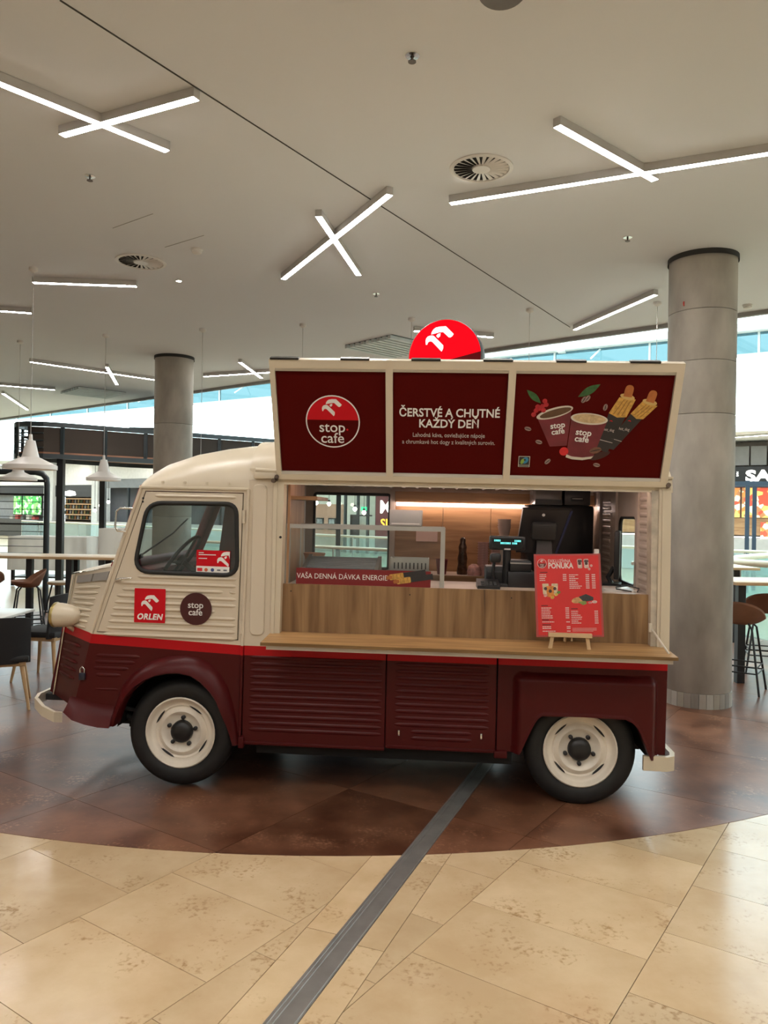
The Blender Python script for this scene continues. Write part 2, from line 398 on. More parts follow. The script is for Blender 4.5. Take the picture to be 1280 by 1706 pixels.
SD, SN = Vector((0.84, -0.5417)).normalized(), Vector((0.5417, 0.84)).normalized()
F0 = Vector((10.5, 21.7))
SM = Matrix(((SD.x, SN.x, 0, F0.x + SN.x * 2.6), (SD.y, SN.y, 0, F0.y + SN.y * 2.6), (0, 0, 1, 0), (0, 0, 0, 1)))   # frame of the far shop fronts
far = lambda s, d=0: tuple(F0 + SD * s + SN * d)
sky_o = thing('window_2', None, None, kind='structure')            # glazed atrium roof
def lerp2(a_, b_, t_): return (a_[0] + (b_[0] - a_[0]) * t_, a_[1] + (b_[1] - a_[1]) * t_)
NP = 16
for i in range(NP):
    a_, b_ = lerp2(E0, E1, i / NP), lerp2(E0, E1, (i + 1) / NP); c_, d_ = lerp2(far(-52), far(22), (i + 1) / NP), lerp2(far(-52), far(22), i / NP)
    for j in range(2):
        q = [lerp2(a_, d_, j / 2 + .02), lerp2(b_, c_, j / 2 + .02), lerp2(b_, c_, j / 2 + .48), lerp2(a_, d_, j / 2 + .48)]
        MB().add([(x, y, 7.1) for x, y in q], [(0, 1, 2, 3)]).build('roof_pane', glass('roof_glass', (.42, .46, .47), .05), sky_o)
    strip(MB(), a_, d_, .12, 6.95, 7.2).build('roof_beam', mat('soffit_white', (0.78, 0.80, 0.80), 0.8), sky_o)
for t_ in (0.0, .5, 1.0): strip(MB(), lerp2(E0, far(-52), t_), lerp2(E1, far(22), t_), .35, 7.0, 7.2).build('roof_edge', mat('soffit_white', (0, 0, 0)), sky_o)
tag(MB().prism([far(-55), far(25), far(25, 9), far(-55, 9)], CZ, CZ + .12, 'xy').build('ceiling_far', mat('far_ceiling', (0.85, 0.86, 0.86), 0.8)), kind='structure')
# glazed band over the far gallery
fac = thing('window_1', None, None, SM @ Matrix.Translation((0, -2.6, 0)), kind='structure')
mull = mat('white_mullion', (0.75, 0.80, 0.80), 0.5)
for k in range(-17, 6):
    x0 = k * 3.0
    MB().box(x0, x0 + 3.0, 0.0, 0.012, 4.32, 6.35).build('pane', glass('clear_pane', (0.97, 1, 1), 0.05), fac)
    MB().box(x0, x0 + 3.0, 0.0, 0.012, 6.40, 7.0).build('pane', glass('cyan_pane', (0.20, 0.285, 0.30), 0.04), fac)
    MB().box(x0 - .03, x0 + .03, -.03, .05, 6.35, 7.0).build('mullion', mull, fac)
    MB().cyl((x0 + 1.5, -.05, 6.95), (x0 + 1.35, -.5, 6.6), .03, 6).build('bracket', mull, fac)
MB().box(-51, 18, -.04, .06, 6.33, 6.41).build('transom', mull, fac)
wallm = mat('wall_paint', (0.66, 0.62, 0.57), 0.8, noise=0.05)
tag(MB().box(-30.3, -30, -9, 50, -.1, 7).build('wall_left', wallm), kind='structure')
tag(MB().box(20, 20.3, -9, 50, -.1, 7).build('wall_right', wallm), kind='structure')
tag(MB().box(-30, 20, -9.3, -9, -.1, 4.3).build('wall_front', mat('front_wall_paint', (0.70, 0.65, 0.58), 0.8)), kind='structure')
bw = MB().box(-58, 27, 5.0, 5.2, -.1, 4.3).build('wall_back', mat('gallery_wall', (0.74, 0.73, 0.71), 0.7)); bw.matrix_world = SM; tag(bw, kind='structure')

# ------------------------------------------------------------------ columns
def column(x, y, r, label, seams):
    t = thing('concrete_column', label, 'column', at(x, y, 0))
    zs = [0.13] + seams + [CZ - .02]
    for a, b in zip(zs[:-1], zs[1:]):
        MB().lathe([(0, a + .004), (r - .004, a + .004), (r, a + .010), (r, b - .004), (r - .004, b), (0, b)], 48).build('shaft_segment', CONCRETE, t, 40)
    MB().lathe([(r + .012, CZ - .05), (r + .012, CZ + .0)], 48).build('ceiling_collar', mat('collar_shadow_gap', (0.03, 0.03, 0.03), 0.8), t, 40)
    MB().lathe([(0, -.005), (r - .006, -.005), (r - .006, .135), (0, .135)], 36).build('base_core', mat('base_grout', (0.2, .19, .17), .9), t)
    n = 30; cols = [(0.36, .33, .29), (0.28, .25, .22), (0.42, .40, .36), (0.22, .20, .18), (.34, .31, .26)]
    for i in range(n):
        a0 = 2 * math.pi * (i + .03) / n; a1 = 2 * math.pi * (i + .97) / n
        pl = [(rr * math.cos(a), rr * math.sin(a)) for rr, a in ((r - .006, a0), (r + .006, a0), (r + .006, (a0 + a1) / 2), (r + .006, a1), (r - .006, a1))]
        k = (i * 7 + 3) % 5
        MB().prism(pl, 0.0, 0.132, 'xy').build('base_tile', mat('base_tile_%d' % k, cols[k], .35), t)
    return t
colr = column(2.99, 7.30, 0.305, 'thick concrete column just behind the rear end of the food truck', [2.70, 3.19, 3.66])
MB().lathe([(0, -.004), (.022, -.004), (.022, .004), (0, .004)], 14, Matrix.Translation((-.245, -.183, 3.72)) @ Matrix.Rotation(R(-37 + 180), 4, 'Z') @ Matrix.Rotation(R(90), 4, 'Y')).build('red_marker', mat('red_dot', (.5, .04, .03), .6), colr)
column(-3.43, 12.45, 0.305, 'concrete column standing beyond the roof of the truck cab', [1.62, 2.35, 3.1])

# ------------------------------------------------------------------ ceiling lights
def bar_parts(t, p0, p1, wdt=0.055, h=0.060):
    p0, p1 = Vector(p0), Vector(p1); d = (p1 - p0); L_ = d.length; a = math.atan2(d.y, d.x); m = (p0 + p1) / 2
    M = Matrix.Translation((m.x, m.y, 0)) @ Matrix.Rotation(a, 4, 'Z')
    hs = MB().box(-L_ / 2, L_ / 2, -wdt / 2, wdt / 2, CZ - h, CZ - .001, M=M).build('bar_housing', GREYMET, t)
    MB().box(-L_ / 2 + .006, L_ / 2 - .006, -wdt / 2 + .003, wdt / 2 - .003, CZ - h - .0015, CZ - h + .002, M=M).build('diffuser', LEDM, hs)
def cross(label, bars, group='led light bars on the ceiling'):
    t = thing('linear_ceiling_light', label, 'ceiling light', group=group)
    c = sum((Vector(b[0]) + Vector(b[1]) for b in bars), Vector((0, 0))) / (2 * len(bars))
    t.location = (c.x, c.y, 0)
    for i, b in enumerate(bars): bar_parts(t, Vector(b[0]) - c, Vector(b[1]) - c, h=0.060 - .004 * i)
cross('crossed light bars at the upper left, one running out of the picture', [((-2.75, 3.78), (-1.487, 5.155)), ((-2.12, 4.967), (-1.131, 4.487))])
cross('crossed light bars over the middle of the truck, long bar cut by a short one', [((-1.083, 7.966), (0.006, 5.793)), ((-0.571, 6.254), (-0.295, 7.807))])
cross('crossed light bars at the upper right beside the round air diffuser', [((0.472, 5.951), (2.62, 4.99)), ((1.026, 4.74), (1.897, 5.489))])
cross('single light bar under the far round air diffuser, pendant wire at its end', [((-3.796, 8.23), (-2.707, 8.3))])
cross('single light bar cut by the left picture edge', [((-5.6, 9.25), (-4.404, 9.529))])
cross('long light bar crossed by a short one, ending behind the far concrete column', [((-5.903, 12.739), (-4.0, 14.65)), ((-4.764, 13.108), (-5.235, 14.965))])
cross('crossed light bars between far column and awning', [((-3.289, 13.885), (-1.75, 13.25)), ((-2.381, 12.506), (-2.264, 13.976))])
cross('distant light bar at the left edge beside the louvred grille', [((-8.4, 14.86), (-6.78, 15.765))])
cross('short distant light bar low at the left picture edge', [((-8.151, 16.372), (-8.888, 19.094))])
cross('single light bar slanting towards the near concrete column', [((2.426, 9.937), (2.896, 8.304))])
cross('single light bar behind the round red roof sign', [((0.356, 10.138), (1.443, 10.438))])
for i, (x, y, a) in enumerate(((-1.6, 1.6, .5), (1.9, 1.9, -.4), (-.3, -.6, .9), (-4.2, .4, .2), (4.6, .3, 1.0), (1.9, -3.0, .3), (-2.4, -3.6, .7), (-5.8, 4.6, -.3), (6.2, 4.4, .6), (-6.5, -3.5, .2), (6.0, -4.0, .4))):
    d = Vector((math.cos(a), math.sin(a))) * 1.05; e = Vector((-math.sin(a + .3), math.cos(a + .3))) * .55; c = Vector((x, y))
    cross('crossed light bars on the ceiling over the viewer, outside the picture', [(c - d, c + d), (c - e + d * .2, c + e + d * .2)])

def far_bar(s, d, ln, a, label):
    p = Vector(far(s, d)); q = Vector((SD.x * math.cos(a) - SD.y * math.sin(a), SD.x * math.sin(a) + SD.y * math.cos(a))) * ln / 2
    cross(label, [(p - q, p + q)], 'light bars over the far gallery')
for i in range(20): far_bar(-50 + i * 3.1, .9 + .6 * (i % 2), 2.6, .5 if i % 2 else -.35, 'light bar under the ceiling of the far shopping gallery')

def diffuser(x, y, r, label):
    t = thing('round_air_diffuser', label, 'air vent', at(x, y, CZ), 'round air diffusers')
    MB().lathe([(r * .86, -.002), (r * .88, -.012), (r, -.008), (r, .0)], 40).build('ring', LAMPW, t, 40)
    MB().lathe([(0, -.001), (r * .87, -.001)], 40).build('duct', mat('duct_black', (0.01, .01, .01), .9), t)
    MB().lathe([(0, -.014), (r * .28, -.014), (r * .30, -.003)], 28).build('hub', LAMPW, t, 40)
    bl = MB().add([(r * .29, -.006, -.003), (r * .86, -.013, -.003), (r * .86, .013, -.011), (r * .29, .006, -.011), (r * .29, -.006, -.002), (r * .86, -.013, -.002), (r * .86, .013, -.010), (r * .29, .006, -.010)],
                  [(0, 1, 2, 3), (7, 6, 5, 4), (0, 4, 5, 1), (2, 6, 7, 3)]).mesh('blade')
    bl.materials.append(LAMPW)
    for i in range(24):
        o = bpy.data.objects.new('blade', bl); C.objects.link(o); o.parent = t; o.rotation_euler.z = 2 * math.pi * i / 24
diffuser(0.651, 5.457, 0.225, 'round swirl air diffuser in the ceiling above the right half of the awning')
diffuser(-2.457, 7.651, 0.245, 'round swirl air diffuser in the ceiling above the truck cab')
t = thing('ceiling_speaker', 'grey round ceiling speaker cut by the top picture edge', 'speaker', at(.519, 3.63, CZ))
MB().lathe([(0, -.012), (.098, -.012), (.105, -.006), (.11, 0)], 32).build('grille', mat('speaker_grey', (.16, .15, .145), .6), t, 40)
def sprinkler(x, y, label, det=False, k=1.0):
    if det:
        t = thing('smoke_detector', label, 'detector', at(x, y, CZ), 'ceiling detectors')
        MB().lathe([(.055, 0), (.055, -.015), (.045, -.018), (.045, -.035), (.032, -.045), (0, -.046)], 20).build('detector_body', LAMPW, t, 40)
    else:
        t = thing('sprinkler_head', label, 'sprinkler', at(x, y, CZ), 'ceiling sprinklers')
        MB().lathe([(.038 * k, 0), (.038 * k, -.006), (.012 * k, -.008)], 18).build('rosette', CHROME, t, 40)
        MB().cyl((0, 0, -.006), (0, 0, -.035), .007 * k, 8).cyl((0, 0, -.034), (0, 0, -.038), .022 * k, 12).build('head', mat('sprinkler_bronze', (.12, .10, .09), .4, .7), t, 40)
sprinkler(.112, 4.123, 'dark sprinkler head nearest the top of the picture'); sprinkler(-2.214, 5.688, 'sprinkler head below the upper left light cross')
sprinkler(2.103, 6.762, 'sprinkler head between the near column and the long light bar'); sprinkler(-.127, 8.634, 'sprinkler head above the round red roof sign')
sprinkler(-1.805, 7.254, 'white smoke detector beside the far round air diffuser', True); sprinkler(4.148, 8.855, 'white smoke detector to the right of the near concrete column', True)
t = thing('ceiling_downlight', 'small lit downlight spot in the ceiling above the truck cab', 'downlight', at(-2.242, 8.254, CZ))
MB().lathe([(.03, 0), (.04, -.008), (.03, -.012)], 18).build('bezel', LAMPW, t, 40)
MB().lathe([(0, -.006), (.03, -.006)], 18).build('lens', mat('spot_lens', (1, .95, .85), .5, noise=0, emit=60), t)
def louvre(cx, cy, label, a):
    t = thing('louvred_grille', label, 'air vent', at(cx, cy, CZ - .002, a), 'louvred ceiling grilles')
    MB().box(-.5, .5, -.5, .5, -.003, 0).build('duct', mat('louvre_back', (.10, .13, .14), .8), t)
    for k in range(9): MB().box(-.5, .5, -.47 + k * .115, -.41 + k * .115, -.05, -.003).build('slat', mat('louvre_white', (.62, .68, .68), .5), t)
louvre(-6.2, 16.3, 'slatted ceiling grille beyond the left pendant lamps', .75); louvre(.10, 11.3, 'slatted ceiling grille beside the round red roof sign', .75)

# ------------------------------------------------------------------ pendant lamps
def lamp(x, y, label, z=2.13, k=1.0):
    t = thing('pendant_lamp', label, 'pendant lamp', at(x, y, 0), 'white pendant lamps')
    MB().lathe([(0, CZ), (.045, CZ), (.045, CZ - .03), (.012, CZ - .05), (0, CZ - .05)], 18).build('canopy', LAMPW, t, 40)
    MB().tube([(0, 0, CZ - .04), (0, 0, z + .30)], .0035, 6).build('wire', mat('pale_cable', (.45, .44, .42), .6), t)
    r = .25 * k
    MB().lathe([(.015, z + .36), (.02, z + .30), (.045, z + .295), (.075, z + .16), (.085, z + .125), (r * .92, z + .05), (r, z + .042), (r, z), (r - .006, z), (r * .9, z + .04), (.07, z + .11), (0, z + .15)], 40).build('shade', LAMPW, t, 35)
    MB().lathe([(0, z + .06), (.03, z + .065), (.04, z + .09), (.03, z + .12)], 16).build('bulb', mat('lamp_glow', (1, .82, .6), .5, noise=0, emit=6), t, 60)
lamp(-3.64, 7.9, 'nearest white pendant lamp hanging over the high table', k=1.04)
lamp(-3.98, 10.9, 'white pendant lamp hanging beside the rear post of the dark kiosk', k=.94)
lamp(-5.43, 11.4, 'white pendant lamp half hidden by the nearest pendant', k=1.05)
lamp(-6.35, 11.9, 'white pendant lamp at the left picture edge')
for x, y, l in ((-2.505, 10.464, 'pendant lamp on a wire rising behind the truck cab roof'), (-1.104, 10.105, 'pendant lamp on a wire behind the left end of the awning'),
                (.309, 9.702, 'pendant lamp on a wire behind the round red sign'), (1.703, 9.187, 'pendant lamp on a wire behind the right half of the awning'), (3.089, 8.8, 'pendant lamp on a wire just beyond the near column')):
    lamp(x, y, l)

# ------------------------------------------------------------------ the food truck (local x to the rear, y inwards from the near side, z up)
TH, RHO = R(4.0457), 0.008
VR = Matrix.Rotation(-TH, 4, 'Z') @ Matrix.Rotation(RHO, 4, 'Y')
VM = Matrix.Translation((-1.24278, 4.7801, 0.00976)) @ VR
W = 1.96
van = thing('food_truck', 'vintage cream and maroon corrugated food truck with raised serving awning', 'food truck', VM)
V = lambda n, mb, m, sm=None, par=None: mb.build(n, m, par or van, sm)

# cab side with door opening, both sides
door_out = [(-.262, 1.848), (.362, 1.848), (.348, .935), (-.553, .955)]
win = rpoly([(-.243, 1.772), (.318, 1.778), (.334, 1.335), (-.325, 1.342)], [.09, .07, .09, .11], 6)
arch_f = [(.329, .311), (.30, .44), (.236, .567), (.175, .645), (.1, .699), (.02, .722), (-.053, .723), (-.15, .702), (-.243, .659), (-.34, .562), (-.385, .47), (-.412, .409)]
cab = [(-.284, 1.867), (.388, 1.867), (.371, .906), (.367, .30)] + arch_f + [(-.475, .42), (-.584, .43), (-.694, .476), (-.585, .935), (-.449, 1.372)]
side = plate('cab_side', [cab, door_out], 0.0, .03, PAINT, van)
door = plate('cab_door', [[(x + (.006 if x < 0 else -.006), z + (.006 if z < 1 else -.006)) for x, z in door_out], win], -.006, .034, PAINT, van, bevel=.003)
rb = Ribs()
for i in range(10):
    z = 1.312 - .0405 * i; xl = -.449 - (1.372 - z) * .311 + .075
    if i == 2: rb.rib(xl + .02, .25, z, -.006); rb.rib(.285, .33, z, -.006, .012, .012, .02)
    elif i == 5: rb.rib(xl, .13, z, -.006); rb.rib(.165, .20, z, -.006, .012, .012, .015)
    elif i == 0: rb.rib(-.30, .335, z, -.006)
    else: rb.rib(xl, .333, z, -.006, dz=-.004)
rb.rib(-.20, .32, 1.818, -.006)
V('rib', rb, PAINT, 60, door)
def rim_tube(name, loop, y, r, m, par, n=8): return MB().tube([(x, y, z) for x, z in loop], r, n, True).build(name, m, par, 60)
rim_tube('window_rubber', win, -.005, .014, RUBBER, door)
plate('door_glass', [win], .008, .004, glass('cab_glass', (.80, .86, .85), .10), door)
MB().cyl((-.425, -.03, 1.285), (-.405, -.006, 1.285), .012, 10).tube([(-.425, -.032, 1.286), (-.39, -.036, 1.297), (-.325, -.03, 1.302)], [.009, .008, .005], 8).build('door_handle', CHROME, door, 50)
MB().cyl((-.272, -.012, 1.80), (-.272, 0, 1.80), .006, 8).cyl((-.274, -.012, 1.778), (-.274, 0, 1.778), .006, 8).build('screw', BLACK, door)
for z in (1.70, 1.02): MB().cyl((.368, -.012, z - .04), (.366, -.012, z + .04), .010, 10).build('hinge', PAINT, door, 50)
V('body_seam', MB().tube([(.392, -.006, 1.87), (.376, -.006, .906), (.371, -.004, .30)], .010, 8), PAINT, 60)
lr = Ribs()
for z, a, b in ((.81, -.56, -.27), (.772, -.565, -.30), (.732, -.575, -.34), (.69, -.56, -.39)): lr.rib(a, b, z, 0.0, .013, .008)
lr.rib(-.56, -.40, .60, 0.0, .008, .004)
V('rib', lr, PAINT, 60, side)
V('panel_lip', MB().tube([(-.585, -.003, .948), (-.449 - .005, -.003, 1.372), (-.288, -.003, 1.864)], .011, 8), PAINT, 60)
# far side of the cab, tapering towards the nose
def fy(x): return 1.90 - max(0, .37 - x) * .45
fs_ = MB()
def fq(poly):
    vs_ = [(x, fy(x), z) for x, z in poly] + [(x, fy(x) + .02, z) for x, z in poly]; n = len(poly)
    fs_.add(vs_, [tuple(range(n)), tuple(reversed(range(n, 2 * n)))] + [(i, n + i, n + (i + 1) % n, (i + 1) % n) for i in range(n)])
fq([(-.449, 1.372), (.39, 1.372), (.39, .40), (-.694, .40)]); fq([(-.284, 1.867), (.39, 1.867), (.39, 1.76), (-.32, 1.76)])
fq([(-.32, 1.76), (-.25, 1.76), (-.385, 1.372), (-.449, 1.372)]); fq([(-.215, 1.76), (.39, 1.76), (.39, 1.372), (-.255, 1.372)])
V('far_cab_side', fs_, mat('cab_inner_red', (.27, .040, .046), .45))
V('windscreen_frame', MB().tube([(-.292, .03, 1.85), (-.445, .03, 1.385)], .028, 8).tube([(-.292, fy(-.29), 1.85), (-.445, fy(-.44), 1.385)], .035, 8)
  .tube([(-.285, .02, 1.86), (-.285, fy(-.29), 1.86)], .03, 8).tube([(-.452, .02, 1.375), (-.452, fy(-.45), 1.375)], .03, 8), mat('cab_inner_red', (0, 0, 0)), 60)
V('windscreen', MB().add([(-.29, .03, 1.85), (-.45, .03, 1.375), (-.45, 1.52, 1.375), (-.29, 1.6, 1.85)], [(0, 1, 2, 3)]), glass('cab_glass'))
V('dashboard', MB().box(-.47, -.30, .04, 1.50, 1.10, 1.345, .03), mat('cab_inner_red', (0, 0, 0)), 40)
V('dash_trim', MB().box(-.305, -.292, .05, 1.5, 1.29, 1.305), CHROME)
V('wiper', MB().tube([(-.42, .35, 1.42), (-.36, .8, 1.56), (-.34, 1.05, 1.66)], .006, 6).cyl((-.45, .35, 1.40), (-.41, .35, 1.42), .015, 8), BLACK, 50)
sw = Matrix.Translation((-.20, .50, 1.385)) @ Matrix.Rotation(R(-55), 4, 'Y')
V('steering_wheel', MB().add(*(lambda m: (m.v, m.f))(MB().tube([(.20 * math.cos(a), .20 * math.sin(a), 0) for a in [2 * math.pi * i / 28 for i in range(28)]], .013, 8, True)
  .cyl((0, 0, -.03), (0, 0, .01), .04, 12).tube([(-.2, 0, 0), (0, 0, -.02), (.2, 0, 0)], .01, 6).tube([(0, -.2, 0), (0, 0, -.02)], .01, 6).cyl((0, 0, -.02), (0, 0, -.45), .02, 10)), sw), BLACK, 50)
for y0 in (.18, 1.0):
    V('cab_seat', MB().box(-.10, .30, y0, y0 + .55, .70, .92, .04).box(.20, .34, y0, y0 + .55, .90, 1.36, .05), mat('seat_vinyl', (.03, .012, .012), .5), 40)
V('bulkhead', MB().box(.385, .405, .03, fy(.39), .40, 1.95), mat('bulkhead_brown', (.045, .022, .018), .6))
V('cab_floor', MB().box(-.66, .40, .45, 1.6, .40, .44), DARK)

# nose
lev = [((-.452, 1.368), (-.842, 1.292), (-.880, 1.280)), ((-.520, 1.150), (-.872, 1.120), (-.905, 1.09)), ((-.585, .935), (-.906, .937), (-.938, .905)), ((-.640, .70), (-.938, .70), (-.975, .69)), ((-.694, .476), (-.970, .481), (-1.010, .495))]
ys = (0.005, .30, .37); NC = 1.60    # the nose is symmetrical about y = NC/2 + ...
def nose_pt(t, k):
    i = min(int(t * 4), 3); f = t * 4 - i; a, b = lev[i][k], lev[i + 1][k]
    return a[0] + (b[0] - a[0]) * f, a[1] + (b[1] - a[1]) * f
def ruled(k0, k1, y0, y1, nu=4, nv=12):
    def fn(u, v):
        a = nose_pt(v, k0); b = nose_pt(v, k1)
        return (a[0] + (b[0] - a[0]) * u, y0 + (y1 - y0) * u, a[1] + (b[1] - a[1]) * u)
    return fn
nside = V('nose_side', MB().grid(ruled(0, 1, .005, .30), 4, 16), PAINT, 40)
V('nose_corner', MB().grid(ruled(1, 2, .30, .318), 3, 16), PAINT, 40)
V('nose_side', MB().grid(ruled(0, 1, 1.56, 1.24), 4, 16), PAINT, 40)
V('nose_corner', MB().grid(ruled(1, 2, 1.24, 1.222), 3, 16), PAINT, 40)
V('grille_surround', MB().grid(ruled(2, 2, .318, 1.222), 1, 8), PAINT)
for i in range(9):
    t_ = .10 + i * .085; a = nose_pt(t_, 2)
    V('grille_slat', MB().box(a[0] - .015, a[0] + .005, .44, 1.12, a[1] - .014, a[1] + .014), PAINT)
hood = MB()
def hoodf(u, v):
    y = .005 + 1.555 * u; s_ = abs(2 * u - 1); q = min(1, max(0, (1 - s_) / .38)); fx = -.452 - (.40 * q + (.0 if q else 0)) * 1.0
    x0 = -.452 + .01; xf = -.452 - .39 * min(1, q) - .04 * (1 if q >= 1 else q)
    zf = 1.368 - .085 * q
    return (x0 + (xf - x0) * v, y, 1.372 + (zf - 1.372) * v + .012 * math.sin(math.pi * v) + .03 * (1 - s_ ** 2) * (1 - v * .6))
V('bonnet', hood.grid(hoodf, 24, 8), PAINT, 50)
sm = [nose_pt(t, 1) for t in (0, .1, .25, .5, .75, 1)]
V('bonnet_seam_trim', MB().tube([(x - .002, .292, z) for x, z in sm], .007, 8), CHROME, 60)
def nose_rib(t_, u0, u1, r=.011):
    pts = []; rr = []
    for k in range(7):
        u = u0 + (u1 - u0) * k / 6; p = ruled(0, 1, .005, .30)(u, t_); pts.append(p); rr.append(r * (.35 if k in (0, 6) else 1))
    MB().tube(pts, rr, 8).build('rib', PAINT, nside, 60)
for i in range(8): nose_rib(.145 + i * .0455, .20 + .012 * i, .93)
for i in range(5): nose_rib(.60 + i * .055, .28, .93, .012)
for u0, u1 in ((.06, .45), (.49, .90)):
    f = ruled(0, 1, .001, .296); q = []
    for u, v in ((u0, .03), (u1, .03), (u1, .095), (u0, .095)):
        p = Vector(f(u, v)); q.append(p + Vector((-.004, -.006, 0)))
    b = [p + Vector((.006, .008, 0)) for p in q]
    V('bonnet_vent', MB().add(q + b, [(0, 1, 2, 3), (4, 7, 6, 5), (0, 4, 5, 1), (1, 5, 6, 2), (2, 6, 7, 3), (3, 7, 4, 0)]), mat('vent_grey', (.28, .26, .24), .5))
for yy in (.17, 1.39):
    hl = V('headlamp', MB().lathe([(.0, .105), (.022, .10), (.042, .085), (.058, .06), (.069, .03), (.076, -.005), (.079, -.04), (.078, -.062), (.070, -.07)], 28, Matrix.Translation((-.838, yy, 1.028)) @ Matrix.Rotation(R(92), 4, 'Y')), CREAM, 40)
    MB().lathe([(.080, -.058), (.083, -.068), (.080, -.078), (.072, -.076)], 28, Matrix.Translation((-.838, yy, 1.028)) @ Matrix.Rotation(R(92), 4, 'Y')).build('lamp_ring', mat('brass_ring', (.42, .34, .14), .3, .9), hl, 60)
    MB().lathe([(0, -.088), (.04, -.085), (.073, -.073)], 28, Matrix.Translation((-.838, yy, 1.028)) @ Matrix.Rotation(R(92), 4, 'Y')).build('lens', mat('headlamp_lens', (.6, .6, .58), .1, .3), hl, 60)
    MB().tube([(-.82, yy, .96), (-.80, yy + (.06 if yy < 1 else -.06), .915), (-.77, yy + (.13 if yy < 1 else -.13), .90)], .016, 8).build('bracket', CREAM, hl, 60)

# front fenders: flared arch bands, and the apron ahead of the wheel
out = [(-.467, .385), (-.431, .464), (-.405, .55), (-.38, .624), (-.32, .70), (-.245, .76), (-.17, .80), (-.094, .822), (.017, .832), (.10, .82), (.174, .787), (.24, .725), (.291, .643), (.325, .54), (.347, .441), (.367, .294)]
inn = [(-.406, .385), (-.385, .455), (-.36, .52), (-.325, .58), (-.28, .63), (-.22, .675), (-.15, .705), (-.085, .722), (.0, .728), (.07, .715), (.13, .68), (.19, .625), (.236, .56), (.27, .48), (.30, .40), (.335, .294)]
def fender(y0, s):
    m = MB(); prof = [(0, .0), (.12, -.022), (.35, -.048), (.65, -.066), (.92, -.072), (1.0, -.062), (1.0, .05)]
    def fn(u, v):
        i = u * 15; a = int(min(i, 14)); f = i - a
        o = [out[a][c] + (out[a + 1][c] - out[a][c]) * f for c in (0, 1)]; n_ = [inn[a][c] + (inn[a + 1][c] - inn[a][c]) * f for c in (0, 1)]
        k, d = prof[int(round(v * 6))]; e = min(1, max(.35, math.sin(math.pi * min(.5 + abs(u - .45), 1)) * 1.6 + .55))
        return (o[0] + (n_[0] - o[0]) * k, y0 + s * d * e, o[1] + (n_[1] - o[1]) * k)
    return m.grid(fn, 45, 6)
V('front_fender', fender(-.001, 1), PAINT, 50); V('front_fender', fender(W - .04, -1), PAINT, 50)
ap_t = [(-.715, .55), (-.66, .54), (-.58, .515), (-.50, .505), (-.43, .50)]; ap_b = [(-.722, .475), (-.665, .432), (-.585, .408), (-.50, .394), (-.43, .392)]
def apron(u, v):
    i = u * 4; a = int(min(i, 3)); f = i - a
    t_ = [ap_t[a][c] + (ap_t[a + 1][c] - ap_t[a][c]) * f for c in (0, 1)]; b_ = [ap_b[a][c] + (ap_b[a + 1][c] - ap_b[a][c]) * f for c in (0, 1)]
    if v > .99: return (b_[0], .06, b_[1] - .002)
    q = v / .8; return (t_[0] + (b_[0] - t_[0]) * q, -.002 - .062 * q ** 1.6, t_[1] + (b_[1] - t_[1]) * q)
V('front_apron', MB().grid(apron, 16, 10), PAINT, 50)
pl = V('padlock', MB().box(-.655, -.615, -.022, -.004, .655, .70, .004), mat('padlock_navy', (.012, .014, .03), .4), 40)
MB().tube([(-.648, -.013, .70), (-.648, -.013, .725), (-.635, -.013, .738), (-.622, -.013, .725), (-.622, -.013, .70)], .005, 6).build('shackle', CHROME, pl, 60)

# bumpers
def flatbar(m, pts, h, th):
    n = len(pts); vs_ = []
    for i, p in enumerate(pts):
        a = Vector(pts[max(i - 1, 0)]); b = Vector(pts[min(i + 1, n - 1)]); d = (b - a); q = Vector((-d.y, d.x, 0)).normalized() * th / 2
        p = Vector(p); vs_ += [p - q + Vector((0, 0, -h / 2)), p + q + Vector((0, 0, -h / 2)), p + q + Vector((0, 0, h / 2)), p - q + Vector((0, 0, h / 2))]
    fs = [(0, 1, 2, 3), tuple(4 * (n - 1) + k for k in (3, 2, 1, 0))]
    for i in range(n - 1): fs += [(4 * i + k, 4 * i + (k + 1) % 4, 4 * i + 4 + (k + 1) % 4, 4 * i + 4 + k) for k in range(4)]
    return m.add(vs_, fs)
V('front_bumper', flatbar(MB(), [(-.815, .10, .385), (-.85, .075, .392), (-.94, .10, .42), (-1.025, .17, .452), (-1.045, .24, .462), (-1.045, 1.32, .462), (-1.02, 1.40, .452), (-.82, 1.47, .40)], .065, .022), CREAM, 30)
V('bumper_bracket', MB().box(-1.03, -.75, .30, .35, .44, .48).box(-1.03, -.75, 1.2, 1.25, .44, .48), DARK)
V('rear_bumper', flatbar(MB(), [(2.805, -.03, .305), (2.94, -.035, .305), (2.975, -.02, .308), (2.99, .03, .312), (2.99, 1.9, .312), (2.95, 1.97, .31), (2.81, 1.97, .305)], .085, .03), CREAM, 30)

# rear body sides
rear_arch = [(2.842, .345), (2.80, .445), (2.768, .513), (2.735, .548), (2.693, .567), (2.45, .572), (2.205, .568), (2.18, .548), (2.159, .516), (2.115, .42), (2.078, .335)]
p1 = plate('side_panel', [[(.385, .905), (1.266, .905), (1.268, .315), (.385, .300)]], 0.0, .02, PAINT, van, bevel=.004)
r1 = Ribs()
for i in range(12): r1.rib(.42, 1.25, .835 - .0405 * i, 0.0, .0135, .008, .04, dz=.004)
V('rib', r1, PAINT, 60, p1)
p2 = plate('hatch_panel', [[(1.2715, .905), (1.936, .905), (1.940, .325), (1.2715, .315)]], -.004, .024, PAINT, van, bevel=.005)
r2 = Ribs()
for i in range(10): r2.rib(1.32, 1.90, .825 - .0405 * i, -.004, .0135, .008, .04)
r2.rib(1.42, 1.80, .42, -.004, .0135, .008, .04); r2.rib(1.42, 1.80, .38, -.004, .0135, .008, .04)
V('rib', r2, PAINT, 60, p2)
